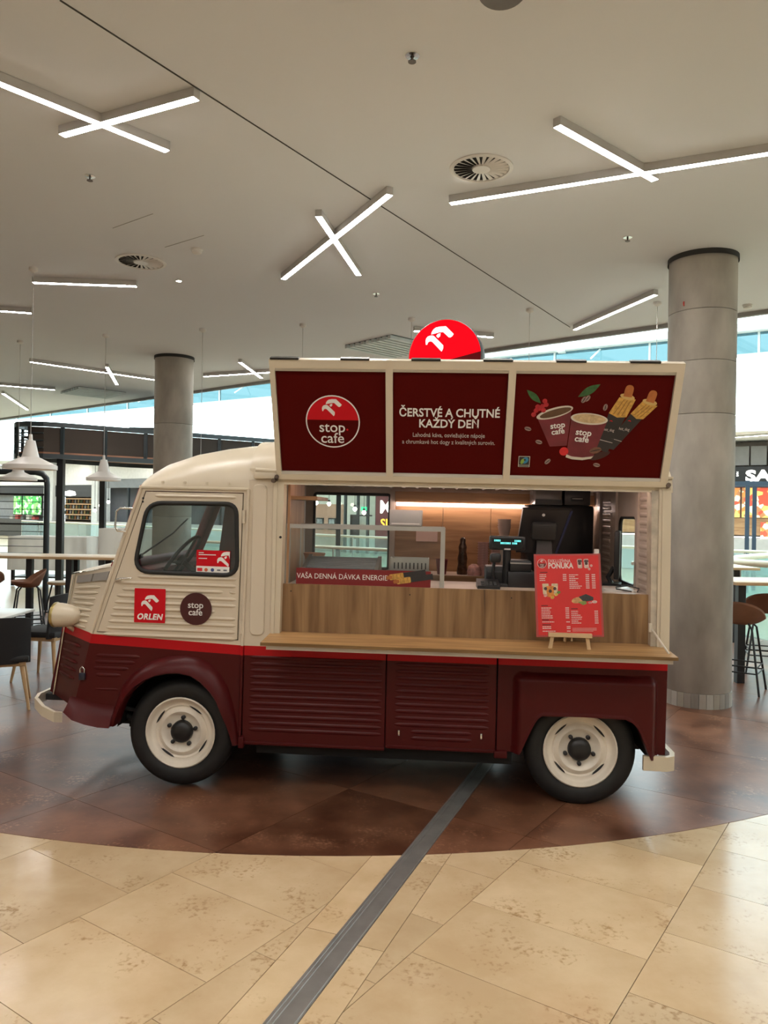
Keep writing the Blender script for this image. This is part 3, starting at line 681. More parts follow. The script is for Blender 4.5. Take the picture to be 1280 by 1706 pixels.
for x in (1.355, 1.852): MB().box(x - .006, x + .006, -.018, -.004, .395, .43, .003).build('latch', CHROME, p2, 40)
plate('rear_quarter_panel', [[(1.945, .905), (2.945, .905), (2.942, .345)] + rear_arch + [(2.05, .325), (1.945, .32)]], 0.0, .03, PAINT, van, bevel=.004)
def arch_z(x):
    pts = sorted(rear_arch)
    if x <= pts[0][0] or x >= pts[-1][0]: return .338
    for (x0, z0), (x1, z1) in zip(pts, pts[1:]):
        if x <= x1: return z0 + (z1 - z0) * (x - x0) / max(x1 - x0, 1e-6)
def fend_y(x, z):
    hx_, cx_, r_ = .425, 2.462, .05; zt = .808
    dx = abs(x - cx_) - (hx_ - r_); dz = z - (zt - r_)
    sd = math.hypot(max(dx, 0), max(dz, 0)) + min(max(dx, dz), 0) - r_
    t_ = min(1, max(0, -sd / .045)); return -.058 * math.sin(t_ * math.pi / 2) + .002
def fend(u, v):
    x = 2.030 + .864 * u; zb = arch_z(x)
    if v > .999: return (x, .03, zb - .002)
    q = (v / .95); z = .815 + (zb - .815) * q; return (x, fend_y(x, z) - .004 * (q > .97), z)
V('rear_fender', MB().grid(fend, 90, 40), PAINT, 60)
V('sill', MB().box(.39, 1.268, -.008, .03, .296, .318, .006).box(1.278, 1.94, -.010, .03, .312, .334, .006).box(1.93, 2.01, -.02, .05, .285, .33, .008).box(.365, .40, -.02, .03, .275, .345, .006), PAINT, 40)
V('far_side_lower', MB().box(.39, 2.945, 1.93, W, .32, 1.0), PAINT)
# lower body, chassis
V('body_floor_and_shade_tray', MB().box(.37, 2.05, .03, 1.94, .31, .37).box(2.05, 2.93, .45, 1.5, .31, .37).box(.45, 2.05, .12, 1.85, .21, .31), DARK)  # last box: tray added to block light passing under the van
V('chassis', MB().box(-.6, 2.9, .45, .55, .26, .36).box(-.6, 2.9, 1.4, 1.5, .26, .36).box(.75, 1.08, .30, .62, .22, .34).cyl((.0, .2, .33), (.0, 1.7, .33), .04).cyl((2.45, .2, .33), (2.45, 1.7, .33), .045)
  .box(1.15, 1.55, .7, 1.2, .16, .33, .02).tube([(-.55, .16, .44), (-.35, .2, .36), (-.1, .25, .33)], .022, 8).tube([(-.5, .1, .47), (-.3, .16, .43)], .014, 8), DARK)
V('wheel_well', MB().grid(lambda u, v: (0 + .42 * math.cos(math.pi * u), .03 + .40 * v, .36 + .40 * math.sin(math.pi * u)), 16, 1).box(-.5, .42, .42, .44, .25, .80), DARK)
V('wheel_well', MB().grid(lambda u, v: (2.45 + .41 * math.cos(math.pi * u), .03 + .40 * v, .30 + .36 * math.sin(math.pi * u)), 16, 1).box(2.06, 2.9, .42, .44, .25, .72), DARK)
V('body_back_lower', MB().box(2.925, 2.945, .02, 1.95, .34, 1.0), PAINT)
V('body_partition', MB().box(.39, 2.04, .035, .05, .37, .93).box(2.04, 2.93, .435, .45, .37, .93).box(2.04, 2.93, .035, .45, .74, .76), DARK)

# wheels
Rw = .335
tyre_me = MB().lathe([(.205, .02), (.226, 0.0), (.255, -.012), (.295, -.012), (.322, .004), (.333, .025), (.335, .06), (.335, .13), (.333, .165), (.32, .185), (.26, .195), (.228, .18)], 56).mesh('wheel')
rim_me = MB().lathe([(.232, .004), (.236, -.006), (.228, -.012), (.218, -.006), (.212, .018), (.198, .028), (.176, .026), (.170, .034), (.164, .036), (.150, .022), (.135, .014), (.125, .020), (.110, .038), (.065, .042), (.0, .042)], 48).mesh('rim')
hub_me = MB().lathe([(.070, .042), (.068, .012), (.060, .0), (.035, -.008), (0, -.010)], 28).mesh('hub_cap')
bolt_me = MB().lathe([(.013, .040), (.013, .022), (.007, .018), (0, .018)], 10).mesh('bolt')
slot_me = MB().grid(lambda u, v: ((.181 - .014 * v * (math.sin(math.pi * u) ** .5)) * math.cos((u - .5) * .62), (.181 - .014 * v * (math.sin(math.pi * u) ** .5)) * math.sin((u - .5) * .62), .0255 + .004 * (v - .5)), 10, 1).mesh('slot')
cw = mat('wheel_cream', (.80, .73, .62), .38, noise=.08, scale=9)
for me, m_, s_ in ((tyre_me, RUBBER, 50), (rim_me, cw, 50), (hub_me, BLACK, 50), (bolt_me, BLACK, 50), (slot_me, DARK, 50)):
    me.materials.append(m_); me.shade_smooth(); me.set_sharp_from_angle(angle=R(s_))
def wheel(x, y, rot, flip=False):
    wh = link('wheel', tyre_me, van); wh.rotation_euler = (R(90 if flip else -90), 0, 0); wh.location = (x, y, Rw + .002 + (.012 if x < 1 else -.012) * 0)
    ro = link('rim', rim_me, wh); ro.scale = (.945, .945, 1); link('hub_cap', hub_me, wh)
    for i in range(5):
        a = rot + 2 * math.pi * i / 5; o = link('bolt', bolt_me, wh); o.location = (.088 * math.cos(a), .088 * math.sin(a), 0)
    for i in range(4):
        o = link('slot', slot_me, wh); o.rotation_euler.z = rot + .5 + math.pi / 2 * i; o.scale = (.945, .945, 1)
wheel(-.018, .045, -1.5); wheel(2.452, .045, .3); wheel(-.018, 1.9, .7, True); wheel(2.452, 1.9, .1, True)

# posts, header, roof
plate('front_post', [[(.392, 1.93), (.545, 1.935), (.552, .90), (.376, .90)]], 0.0, .04, PAINT, van, bevel=.004)
plate('post_inset', [rpoly([(.420, 1.905), (.508, 1.905), (.510, .972), (.418, .972)], .04, 6)], -.012, .014, PAINT, van, bevel=.006)
V('jamb', MB().prism([(.548, 1.93), (.572, 1.93), (.572, .985), (.552, .985)], -.014, .03).prism([(.572, 1.93), (.612, 1.925), (.606, .985), (.572, .985)], -.004, .10), CREAM)
V('jamb_bolt', MB().cyl((.598, -.01, 1.58), (.598, 0, 1.58), .008, 8), DARK)
V('jamb', MB().prism([(2.826, 1.925), (2.868, 1.925), (2.874, .985), (2.841, .985)], .0, .10), mat('worn_cream', (.50, .44, .35), .5, noise=.25, scale=14))
V('rear_post', MB().prism([(2.868, 1.935), (2.938, 1.935), (2.948, .93), (2.874, .93)], -.012, .06), CREAM)
V('rear_post_rib', MB().prism([(2.885, 1.93), (2.898, 1.93), (2.905, .96), (2.892, .96)], -.020, -.011), CREAM)
V('header', MB().box(.545, 2.945, -.005, .06, 1.915, 1.99, .008), CREAM, 40)
V('hinge_box', MB().box(.425, .575, -.035, .02, 1.935, 1.985, .012).tube([(.44, -.03, 1.99), (.57, -.03, 1.985)], .012, 8), CREAM, 40)
xs_ = [-.44, -.40, -.373, -.26, -.056, .149, .30, .40]; hs_ = [.035, .075, .10, .172, .245, .287, .308, .318]
def hx(x):
    if x <= xs_[0]: return hs_[0]
    for a, b, c, d in zip(xs_, xs_[1:], hs_, hs_[1:]):
        if x <= b: return c + (d - c) * (x - a) / (b - a)
    return hs_[-1]
def roof_cab(u, v):
    v = .5 - .5 * math.cos(math.pi * v); y = W * v; s_ = max(0, 1 - abs(2 * v - 1)); prof = (1 - (1 - s_) ** 5) ** .45
    x0 = -.300 - .145 * min(1, s_ * 2.2) ; x = x0 + (.405 - x0) * u
    return (x, y + (.0), 1.868 + hx(-.44 + (.845) * u) * prof * (1 if u > 0 else .6))
V('cab_roof', MB().grid(roof_cab, 40, 60), CREAM, 60)
V('cab_roof_edge', MB().box(-.30, .395, -.012, .02, 1.862, 1.878, .004), CREAM)
V('roof_seam_clips', MB().box(-.16, -.145, -.006, .02, 1.895, 1.91).box(-.02, -.005, -.006, .02, 1.895, 1.91).box(.12, .135, -.006, .02, 1.895, 1.91).box(.26, .275, -.006, .02, 1.895, 1.91), CREAM)
def roof_rear(u, v):
    v = .5 - .5 * math.cos(math.pi * v); s_ = max(0, 1 - abs(2 * v - 1)); prof = (1 - (1 - s_) ** 5) ** .5; x = .395 + 2.555 * u
    e = 1 - max(0, (u - .9) / .1) ** 2 * .25
    return (x, W * v, 1.905 + .305 * prof * e + (.012 if .02 < u < .06 else 0) * prof)
V('body_roof', MB().grid(roof_rear, 50, 30), CREAM, 60)
V('drip_rail', MB().box(.40, 2.945, -.018, .005, 1.985, 2.0), CREAM)
# mirror hoop on the far screen pillar
V('mirror_hoop', MB().tube([(-.33, -.03, 1.735), (-.40, -.05, 1.735), (-.425, -.05, 1.715), (-.43, -.05, 1.62), (-.415, -.05, 1.595), (-.37, -.03, 1.59)], .007, 8), CHROME, 60)

# stickers on the door
plate('door_sticker', [rrect(-.309, -.112, 1.028, 1.240, .004)], -.0185, .0025, REDP, van)['label'] = 'red square sticker with white bird emblem'
for lp in [bird(-.208, 1.150, .112)]: plate('bird_emblem', lp, -.0200, .001, WHITE, van)
text('lettering', 'ORLEN', .050, -.210, 1.064, -.0200, WHITE, van, bold=.0018, shear=.2, sx=.95, space=1.10)
plate('door_sticker', [circ(.082, 1.123, .100)], -.0185, .0025, mat('dark_maroon_print', (.058, .008, .009), .4, noise=.04), van)['label'] = 'dark maroon round sticker'
text('lettering', 'stop', .056, .080, 1.146, -.0200, WHITE, van, bold=.0005)
text('lettering', 'cafe', .056, .080, 1.101, -.0200, WHITE, van, bold=.0005)
plate('window_sticker', [[(.073, 1.488), (.285, 1.486), (.281, 1.341), (.073, 1.346)]], -.002, .002, REDP, van)['label'] = 'red card acceptance sticker'
plate('sticker_band', [[(.073, 1.389), (.2825, 1.387), (.281, 1.341), (.073, 1.346)]], -.0035, .001, WHITE, van)
for i, c in enumerate(((.6, .01, .02), (.55, .12, .05), (.05, .08, .25), (.12, .12, .14), (.12, .12, .14))):
    x = .096 + i * .040; m_ = mat('card_mark_%d' % i, c, .5, noise=0)
    if i in (1, 2): plate('card_mark', [circ(x, 1.366, .011, 16)], -.005, .001, m_, van)
    else: plate('card_mark', [rrect(x - (.016 if i == 0 else .011), x + (.016 if i == 0 else .011), 1.357 if i == 0 else 1.361, 1.377 if i == 0 else 1.370, .002)], -.005, .001, m_, van)
plate('bird_emblem', [[(max(.2, min(x, .283)), min(max(z, 1.39), 1.485)) for x, z in lp] for lp in bird(.262, 1.43, .115)], -.0035, .001, WHITE, van)
stl = MB()
for z, a, b in ((1.471, .087, .118), (1.459, .087, .195), (1.436, .087, .14)): stl.box(a, b, -.0035, -.003, z - .0025, z + .0025)
V('sticker_text', stl, WHITE)

# serving shelf, counter
V('shelf_board', MB().prism([(-.266, .957), (-.266, .975), (.055, .992), (.055, .972)], .548, 2.922, 'yz'), WOODS)
V('shelf_edge_band', MB().box(.547, 2.923, -.2685, -.2655, .9565, .9745), wood('edge_band_wood', (.15, .08, .025), (.22, .125, .045), (.8, 9, 9), 2.4, .45))
V('shelf_profile', MB().prism([(-.235, .929), (-.235, .958), (.0, .970), (.0, .945)], .575, 2.905, 'yz'), mat('grey_white_profile', (.62, .57, .51), .4))
V('shelf_stay', MB().tube([(2.842, .0, 1.098), (2.895, -.19, .980)], .006, 6).box(2.828, 2.845, -.012, .01, 1.075, 1.125), mat('stay_white', (.62, .57, .48), .4))
V('counter_front', MB().box(.606, 2.842, .055, .075, .985, 1.290), WOODV)
V('counter_screw', MB().cyl((.66, .050, 1.245), (.66, .056, 1.245), .004, 8).cyl((1.40, .050, 1.245), (1.40, .056, 1.245), .004, 8).cyl((2.02, .05, 1.245), (2.02, .056, 1.245), .004, 8), DARK)
V('counter_top', MB().box(.60, 2.85, .0755, .60, 1.270, 1.288, .003), mat('pink_white_laminate', (.62, .52, .44), .35))

# interior
INM = mat('interior_metal', (.52, .45, .39), .4, noise=.06)
V('interior_floor', MB().box(.41, 2.04, .05, 1.93, .37, .385).box(2.04, 2.92, .46, 1.5, .37, .385), DARK)
V('interior_ceiling', MB().box(.41, 2.92, .05, 1.88, 1.965, 1.975), INM)
for i in range(22): V('ceiling_rib', MB().rib(.0, 1.75, 0, 0, .02, .010) if False else MB().cyl((.50 + i * .11, .10, 1.967), (.50 + i * .11, 1.86, 1.967), .016, 8), INM, 60)
wl = plate('rear_wall', [[(.40, 1.98), (2.92, 1.98), (2.92, .38), (.40, .38)], rrect(.505, 1.148, 1.27, 1.895, .02)], 1.85, .03, INM, van)
V('service_window', MB().tube([(x, 1.845, z) for x, z in rrect(.505, 1.148, 1.27, 1.895, .02)], .012, 8, True), mat('window_frame_dark', (.05, .055, .055), .5), 60)
V('window_glass', MB().box(.505, 1.148, 1.86, 1.864, 1.27, 1.895), glass('window_glass', (.93, .97, .96), .05))
V('curtain_strip', MB().box(1.155, 1.198, 1.80, 1.84, 1.27, 1.93), INM)
for i, (a, b) in enumerate(((1.20, 1.60), (1.604, 2.0), (2.004, 2.40), (2.404, 2.84))): V('wall_board', MB().box(a, b, 1.82, 1.848, 1.15, 1.80), WOODH)
V('wall_board', MB().box(1.20, 2.84, 1.74, 1.80, 1.835, 1.925), WOODH)
V('led_strip', MB().box(1.21, 2.82, 1.735, 1.760, 1.808, 1.834), mat('warm_led_strip', (1.0, .77, .68), .5, noise=0, emit=14))
V('led_strip', MB().box(.75, 2.78, .10, .125, 1.945, 1.958), mat('warm_led_strip', (0, 0, 0)))
V('back_counter', MB().box(1.20, 2.84, 1.42, 1.82, 1.235, 1.262, .003), mat('pink_white_laminate', (0, 0, 0)))
V('back_counter_edge', MB().box(1.20, 2.84, 1.412, 1.425, 1.195, 1.260), WOODH)
V('back_cabinet', MB().box(1.22, 2.82, 1.45, 1.80, .39, 1.195), WOODH)
# cab-end wall: wood, shelf, ribbed liner
V('end_wall_board', MB().box(.618, .632, .10, .62, 1.0, 1.96), wood('end_wood', (.38, .21, .11), (.50, .30, .17), (6, 6, .8), 2.2))
V('end_wall', MB().box(.405, .420, .60, 1.85, .40, 1.96), INM)
V('end_shelf', MB().box(.632, .80, .12, .60, 1.815, 1.838), WOODH)
er = MB()
for i in range(8): er.cyl((.425, .68 + i * .15, 1.0), (.425, .68 + i * .15, 1.95), .022, 8)
V('liner_ribs', er, INM, 60)
# rear end wall with ribbed liner and two door windows
rw = plate('tail_wall', [[(.06, 1.96), (1.84, 1.96), (1.84, .40), (.06, .40)], rrect(.44, .92, 1.30, 1.755, .07)], 0, .02, INM, van, M=Matrix.Translation((2.87, 0, 0)) @ Matrix.Rotation(R(90), 4, 'Z'))
V('door_window_rubber', MB().tube([(2.862, y, z) for y, z in rrect(.44, .92, 1.30, 1.755, .07)], .014, 8, True), BLACK, 60)
V('door_window_glass', MB().box(2.878, 2.882, .44, .92, 1.30, 1.755), glass('window_glass'))
for yy, n_ in ((1.18, 12), (.12, 12)):
    m_ = MB()
    for i in range(n_): m_.tube([(2.864, yy, 1.32 + i * .05), (2.864, yy + .26, 1.32 + i * .05)], .021, 8)
    V('tail_ribs', m_, INM, 60)
for a_, b_ in ((.96, 1.02), (.34, .40), (1.50, 1.58)): V('tail_post', MB().box(2.833, 2.865, a_, b_, 1.28, 1.95), INM)
V('door_handle', MB().tube([(2.83, .42, 1.46), (2.80, .30, 1.46)], .010, 8), CHROME, 60)

# raised awning flap (own frame: x along, z up the flap, -y out of its printed face)
AL = math.atan2(.30, .67)
flap = MB()
fx0, fx1, fh = .572, 2.905, .738
for a, b, c, d in ((fx0, fx1, 0, .034), (fx0, fx1, fh - .050, fh), (fx0, fx0 + .030, .034, fh - .05), (fx1 - .042, fx1, .034, fh - .05), (1.243, 1.284, .034, fh - .05), (1.941, 1.982, .034, fh - .05)):
    flap.box(a, b, 0, .045, c, d)
fl = flap.build('awning_flap', CREAM, van); fl.location = (0, -.03, 1.935); fl.rotation_euler.x = AL
MB().box(fx0 + .005, fx1 - .005, .045, .055, .002, fh - .004).build('outer_skin', CREAM, fl)
for a, b in ((fx0 + .03, 1.243), (1.284, 1.941), (1.982, fx1 - .042)):
    MB().box(a + .001, b - .001, .020, .028, .035, fh - .051).build('poster', MARP, fl)
    MB().box(a, b, .006, .022, fh - .068, fh - .049).build('clip_rail', ALU, fl); MB().box(a, b, .006, .022, .033, .050).build('clip_rail', mat('pale_profile', (.58, .54, .48), .4), fl)
for i in range(6): MB().box(.58 + i * .405, .58 + i * .405 + .165, -.004, .03, fh - .001, fh + .011).build('top_clip', BLACK, fl)
yP = .0195
arc = lambda a0, a1, n=30, r=.150: [(.927 + r * math.cos(R(a0 + (a1 - a0) * i / n)), .366 + r * math.sin(R(a0 + (a1 - a0) * i / n))) for i in range(n + 1)]
plate('roundel_ring', [circ(.927, .366, .161, 48), circ(.927, .366, .154, 48)], yP - .0015, .0015, WHITE, fl)
plate('roundel_top', [arc(4, 176, r=.154)], yP - .0010, .001, REDP, fl)
plate('bird_emblem', bird(.925, .452, .118), yP - .0022, .001, WHITE, fl)
text('lettering', 'stop', .090, .922, .330, yP - .001, WHITE, fl, bold=.0004); text('lettering', 'cafe', .090, .922, .262, yP - .001, WHITE, fl, bold=.0004)
plate('red_dot', [circ(1.012, .318, .006, 12)], yP - .0015, .001, REDP, fl)
text('lettering', 'ČERSTVÉ A CHUTNÉ', .0700, 1.612, .428, yP - .001, WHITE, fl, bold=.0013, sx=.905)
text('lettering', 'KAŽDÝ DEŇ', .0700, 1.612, .362, yP - .001, WHITE, fl, bold=.0013, sx=.905)
text('lettering', 'Lahodná káva, osviežujúce nápoje', .0370, 1.612, .293, yP - .001, mat('dim_print', (.52, .45, .42), .5, noise=0), fl, sx=.85)
text('lettering', 'a chrumkavé hot dogy z kvalitných surovín.', .0370, 1.612, .250, yP - .001, mat('dim_print', (0, 0, 0)), fl, sx=.85)
def ell(cx, cz, a, b, rot=0, n=28): return [(cx + a * math.cos(2 * math.pi * i / n) * math.cos(rot) - b * math.sin(2 * math.pi * i / n) * math.sin(rot), cz + a * math.cos(2 * math.pi * i / n) * math.sin(rot) + b * math.sin(2 * math.pi * i / n) * math.cos(rot)) for i in range(n)]
def pr(name, loops, k, m): return plate(name, loops, yP - .0004 * k - .0006, .0012, m, fl)
CUP = mat('cup_print_maroon', (.155, .016, .026), .5, noise=.25, scale=9); IVORY = mat('print_ivory', (.62, .56, .47), .5, noise=0); COFFEE = mat('print_coffee', (.10, .050, .022), .5, noise=.2, scale=30)
FOAM = mat('print_foam', (.56, .40, .22), .5, noise=.3, scale=40); BUN = mat('print_bun', (.55, .30, .06), .5, noise=.3, scale=60); SAUS = mat('print_sausage', (.42, .13, .03), .5, noise=.15, scale=40)
SLEEVE = mat('print_sleeve', (.020, .018, .020), .5, noise=.2); LEAF = mat('print_leaf', (.03, .11, .03), .5, noise=.3, scale=50); CHERRY = mat('print_cherry', (.42, .012, .02), .5, noise=.3, scale=60); BEAN = mat('print_bean', (.16, .075, .045), .5, noise=.3, scale=70)
BUND = mat('print_bun_shade', (.30, .14, .025), .5, noise=0)
pr('cup_print', [[(2.122, .405), (2.205, .235), (2.303, .243), (2.312, .468)]], 1, CUP); pr('cup_rim_print', [ell(2.217, .441, .106, .030, .30)], 2, IVORY); pr('coffee_print', [ell(2.222, .441, .092, .021, .30)], 3, COFFEE)
text('lettering', 'stop', .048, 2.240, .365, yP - .0025, WHITE, fl, bold=.0009, rot=.16); text('lettering', 'cafe', .048, 2.245, .328, yP - .0025, WHITE, fl, bold=.0009, rot=.16)
for lf, q in (((2.05, .573, 2.134, .496), .018), ((2.341, .536, 2.458, .611), .022)):
    a = Vector(lf[:2]); b = Vector(lf[2:]); d = b - a; nn = Vector((-d.y, d.x)).normalized()
    pr('leaf_print', [[tuple(a + d * t + nn * q * math.sin(math.pi * t)) for t in [i / 8 for i in range(9)]] + [tuple(a + d * t - nn * q * math.sin(math.pi * t)) for t in [1 - i / 8 for i in range(1, 8)]]], 2, LEAF)
for x, z in ((2.156, .509), (2.098, .428), (2.125, .463), (2.11, .452), (2.145, .478), (2.165, .488), (2.118, .475), (2.152, .455)): pr('cherry_print', [circ(x, z, .014, 14)], 3, CHERRY)
for x, z, a in ((2.5, .477, 1.4), (2.375, .520, 1.1), (2.395, .528, 1.0), (2.071, .342, -.3), (2.14, .262, -.3), (2.2, .142, .8), (2.487, .126, -.2)):
    pr('bean_print', [ell(x, z, .020, .012, a)], 2, mat('print_bean_light', (.30, .20, .17), .5, noise=.3, scale=60)); pr('bean_slit_print', [ell(x, z, .019, .0025, a)], 3, SLEEVE)
for (tip, s1, s2, b1, b2, e1, e2) in (((2.625, .609), (2.578, .548), (2.654, .533), (2.523, .444), (2.620, .425), (2.470, .225), (2.540, .205)), ((2.76, .579), (2.709, .525), (2.779, .497), (2.646, .442), (2.716, .414), (2.520, .235), (2.575, .222))):
    k0 = 4 if tip[0] < 2.7 else 1
    pr('sleeve_print', [[b1, b2, e2, e1]], k0, SLEEVE); pr('bun_print', [[(s1[0] - .006, s1[1] - .01), (s2[0] + .01, s2[1] - .008), (b2[0] + .004, b2[1] - .004), (.5 * (b1[0] + b2[0]), .5 * (b1[1] + b2[1]) - .016), b1]], k0 + 1, BUN)
    for f in (.28, .52, .76):
        p_ = Vector(s1).lerp(Vector(s2), f); q_ = Vector(b1).lerp(Vector(b2), f); pr('bun_crease_print', [[tuple(p_ + Vector((-.003, -.02))), tuple(p_ + Vector((.003, -.02))), tuple(q_ + Vector((.003, 0))), tuple(q_ + Vector((-.003, 0)))]], k0 + 2, BUND)
    cx, cz = (s1[0] + s2[0]) / 2, (s1[1] + s2[1]) / 2
    pr('bun_top_print', [ell(cx, cz, .042, .016, -.25)], k0 + 2, mat('print_bun_light', (.60, .40, .14), .5, noise=0))
    d = Vector(tip) - Vector((cx, cz)); nn = Vector((-d.y, d.x)).normalized() * .024
    c_ = Vector((cx, cz)); pr('sausage_print', [rpoly([tuple(c_ - nn), tuple(c_ - nn + d), tuple(c_ + nn + d), tuple(c_ + nn)], [.004, .03, .03, .004], 5)], k0 + 3, SAUS)
    m_ = Vector(b1).lerp(Vector(e2), .42); text('lettering', 'hot_dog', .024, m_.x + .004, m_.y, yP - .0006 - .0004 * (k0 + 3), mat('dim_print', (0, 0, 0)), fl, rot=-.12, sx=.75)
    m2 = Vector(b1).lerp(Vector(e2), .22); pr('emblem_print', [bird(m2.x + .012, m2.y, .022)[0]], k0 + 3, REDP)
    m3 = Vector(b1).lerp(Vector(e1), .72); m4 = Vector(b2).lerp(Vector(e2), .72); pr('line_print', [[tuple(m3), tuple(m4), (m4.x, m4.y - .003), (m3.x, m3.y - .003)]], k0 + 3, mat('dim_print', (0, 0, 0)))
pr('cup_print', [[(2.314, .405), (2.306, .190), (2.336, .178), (2.40, .172), (2.462, .180), (2.518, .390)]], 9, CUP); pr('cup_base_print', [[(2.306, .190), (2.336, .178), (2.40, .172), (2.464, .184), (2.45, .166), (2.40, .156), (2.34, .160), (2.302, .172)]], 9, IVORY)
pr('cup_rim_print', [ell(2.416, .408, .106, .034, -.08)], 10, IVORY); pr('foam_print', [ell(2.416, .410, .094, .026, -.08)], 11, FOAM)
text('lettering', 'stop', .052, 2.392, .325, yP - .0058, WHITE, fl, bold=.0010, rot=-.10); text('lettering', 'cafe', .052, 2.385, .285, yP - .0058, WHITE, fl, bold=.0010, rot=-.10)
pr('cherry_print', [circ(2.289, .208, .026, 20)], 12, mat('print_cherry_bright', (.58, .015, .02), .5, noise=.2, scale=40)); pr('bean_print', [ell(2.470, .218, .034, .019, .25)], 12, BEAN); pr('bean_slit_print', [ell(2.470, .218, .031, .003, .25)], 13, SLEEVE)
pr('cup_shadow_print', [ell(2.50, .185, .06, .02, .4)], 1, mat('print_shadow', (.035, .006, .006), .5, noise=0))
pr('seal_border_print', [rrect(2.029, 2.096, .105, .172, .002)], 1, IVORY); pr('seal_ground_print', [rrect(2.032, 2.093, .117, .169, .001)], 2, SLEEVE)
pr('seal_ground_print', [rrect(2.032, 2.093, .107, .114, .001)], 2, SLEEVE)
pr('seal_mark_print', [ell(2.068, .146, .022, .017, .9)], 3, mat('print_blue', (.03, .22, .38), .5, noise=0)); pr('seal_mark_print', [ell(2.052, .140, .018, .010, 1.2)], 4, mat('print_green', (.22, .36, .05), .5, noise=0)); pr('seal_mark_print', [circ(2.066, .150, .006, 12)], 5, SLEEVE)
V('flap_stay', MB().tube([(.56, .0, 1.93), (.575, -.05, 1.95)], .014, 8).cyl((.555, -.03, 1.925), (.555, -.06, 1.925), .014, 8).tube([(2.915, .0, 1.94), (2.91, -.05, 1.95)], .014, 8), mat('rusty_hinge', (.10, .07, .05), .5, .5), 50)

# round lit sign on the roof
sg = MB().lathe([(0, .06), (.244, .06), (.250, .052), (.250, -.058), (.246, -.06), (0, -.06)], 56, Matrix.Rotation(R(90), 4, 'X')).build('roof_sign', mat('sign_rim', (.030, .034, .034), .5), van, 40)
sg.location = (1.592, .50, 2.792); sg.rotation_euler = (0, 0, R(-13))
SR_ = .243
def seg(a0, a1, n=40): return [(SR_ * math.cos(R(a0 + (a1 - a0) * i / n)), SR_ * math.sin(R(a0 + (a1 - a0) * i / n))) for i in range(n + 1)]
plate('sign_face_red', [seg(6, 200)], -.0635, .003, mat('lit_red', (.30, .0, .002), .7, noise=0, emit=1.0, spec=.1, ecol=(1.0, .0, .008)), sg)
plate('sign_face_maroon', [seg(200, 366)], -.0635, .003, mat('lit_maroon', (.05, .003, .004), .7, noise=0, emit=.25, spec=.1, ecol=(.25, .004, .008)), sg)
plate('bird_emblem', bird(-.035, .115, .19), -.0655, .002, mat('lit_white', (1, .95, .95), .4, noise=0, emit=1.0), sg)
V('sign_stand', MB().cyl((1.50, .50, 2.15), (1.50, .50, 2.6), .018, 10).cyl((1.68, .52, 2.15), (1.68, .52, 2.6), .018, 10).box(1.44, 1.74, .42, .60, 2.17, 2.215), BLKMET)

# ------------------------------------------------------------------ things standing in and on the truck
def vthing(name, label, cat, x, y, z, rz=0.0, group=None): return thing(name, label, cat, VM @ at(x, y, z, rz), group)
# glass display case
t = vthing('display_case', 'low glass display case with silver frame on the truck counter', 'display case', 1.108, .12, 1.288)
fr = MB()
for x in (-.487, .487):
    MB().box(x - .014, x + .014, -.014, .014, 0, .372).build('post', ALU, t); MB().box(x - .012, x + .012, .37, .395, 0, .372).build('post', ALU, t)
MB().box(-.50, .50, -.014, .014, .348, .374).build('top_rail', ALU, t); MB().box(-.50, .50, .37, .395, .352, .372).build('top_rail', ALU, t)
cg = glass('case_glass', (.95, .96, .95), .05)
MB().box(-.473, .473, -.003, .003, .0, .348).build('pane', cg, t); MB().box(-.473, .473, .014, .37, .358, .362).build('pane', cg, t)
for x in (-.487, .487): MB().box(x - .002, x + .002, .014, .37, .0, .352).build('pane', cg, t)
plate('banner', [rrect(-.426, .417, .0, .100, .003)], -.024, .006, mat('banner_maroon', (.20, .012, .014), .4, noise=.03), t)
text('lettering', 'VAŠA DENNÁ DÁVKA ENERGIE', .0455, -.136, .050, -.0258, WHITE, t, sx=.90)
for dx, dz in ((.0, .012), (.045, -.012)):
    a = Vector((.15 + dx, .042 + dz)); d = Vector((.235, .040)); nn = Vector((-d.y, d.x)).normalized()
    def q(u0, u1, hw): p, r_ = a + d * u0, a + d * u1; return [tuple(p - nn * hw), tuple(r_ - nn * hw), tuple(r_ + nn * hw), tuple(p + nn * hw)]
    k = .001 if dx else 0
    plate('hot_dog_print', [q(.30, 1.0, .017)], -.0262 - k, .001, SLEEVE, t); plate('hot_dog_print', [rpoly(q(.05, .42, .018), .008)], -.0266 - k, .001, BUN, t); plate('hot_dog_print', [rpoly(q(-.04, .12, .011), .01)], -.0270 - k, .001, SAUS, t)
    for u in (.14, .24, .34): plate('crease_print', [q(u, u + .012, .016)], -.0272 - k, .0006, BUND, t)
# roller grill
t = vthing('roller_grill', 'dark ribbed hot dog roller grill inside the glass display case', 'grill', .945, .34, 1.288)
MB().prism([(-.13, 0), (-.13, .085), (.10, .145), (.13, .145), (.13, 0)], -.22, .22, 'yz').build('grill_body', mat('grill_dark', (.05, .052, .055), .45, .3), t)
MB().prism([(-.15, .0), (-.15, .10), (.12, .165), (.14, .165), (.14, 0)], -.245, -.222, 'yz').build('side_plate', ALU, t); MB().prism([(-.15, .0), (-.15, .10), (.12, .165), (.14, .165), (.14, 0)], .222, .245, 'yz').build('side_plate', ALU, t)
for i in range(7): MB().cyl((-.22, -.11 + i * .032, .094 + i * .0085), (.22, -.11 + i * .032, .094 + i * .0085), .012, 10).build('roller', mat('roller_grey', (.12, .125, .13), .35, .6), t, 50)
t = vthing('steel_basket', 'perforated silver basket inside the display case beside the banner end', 'basket', 1.385, .32, 1.288)
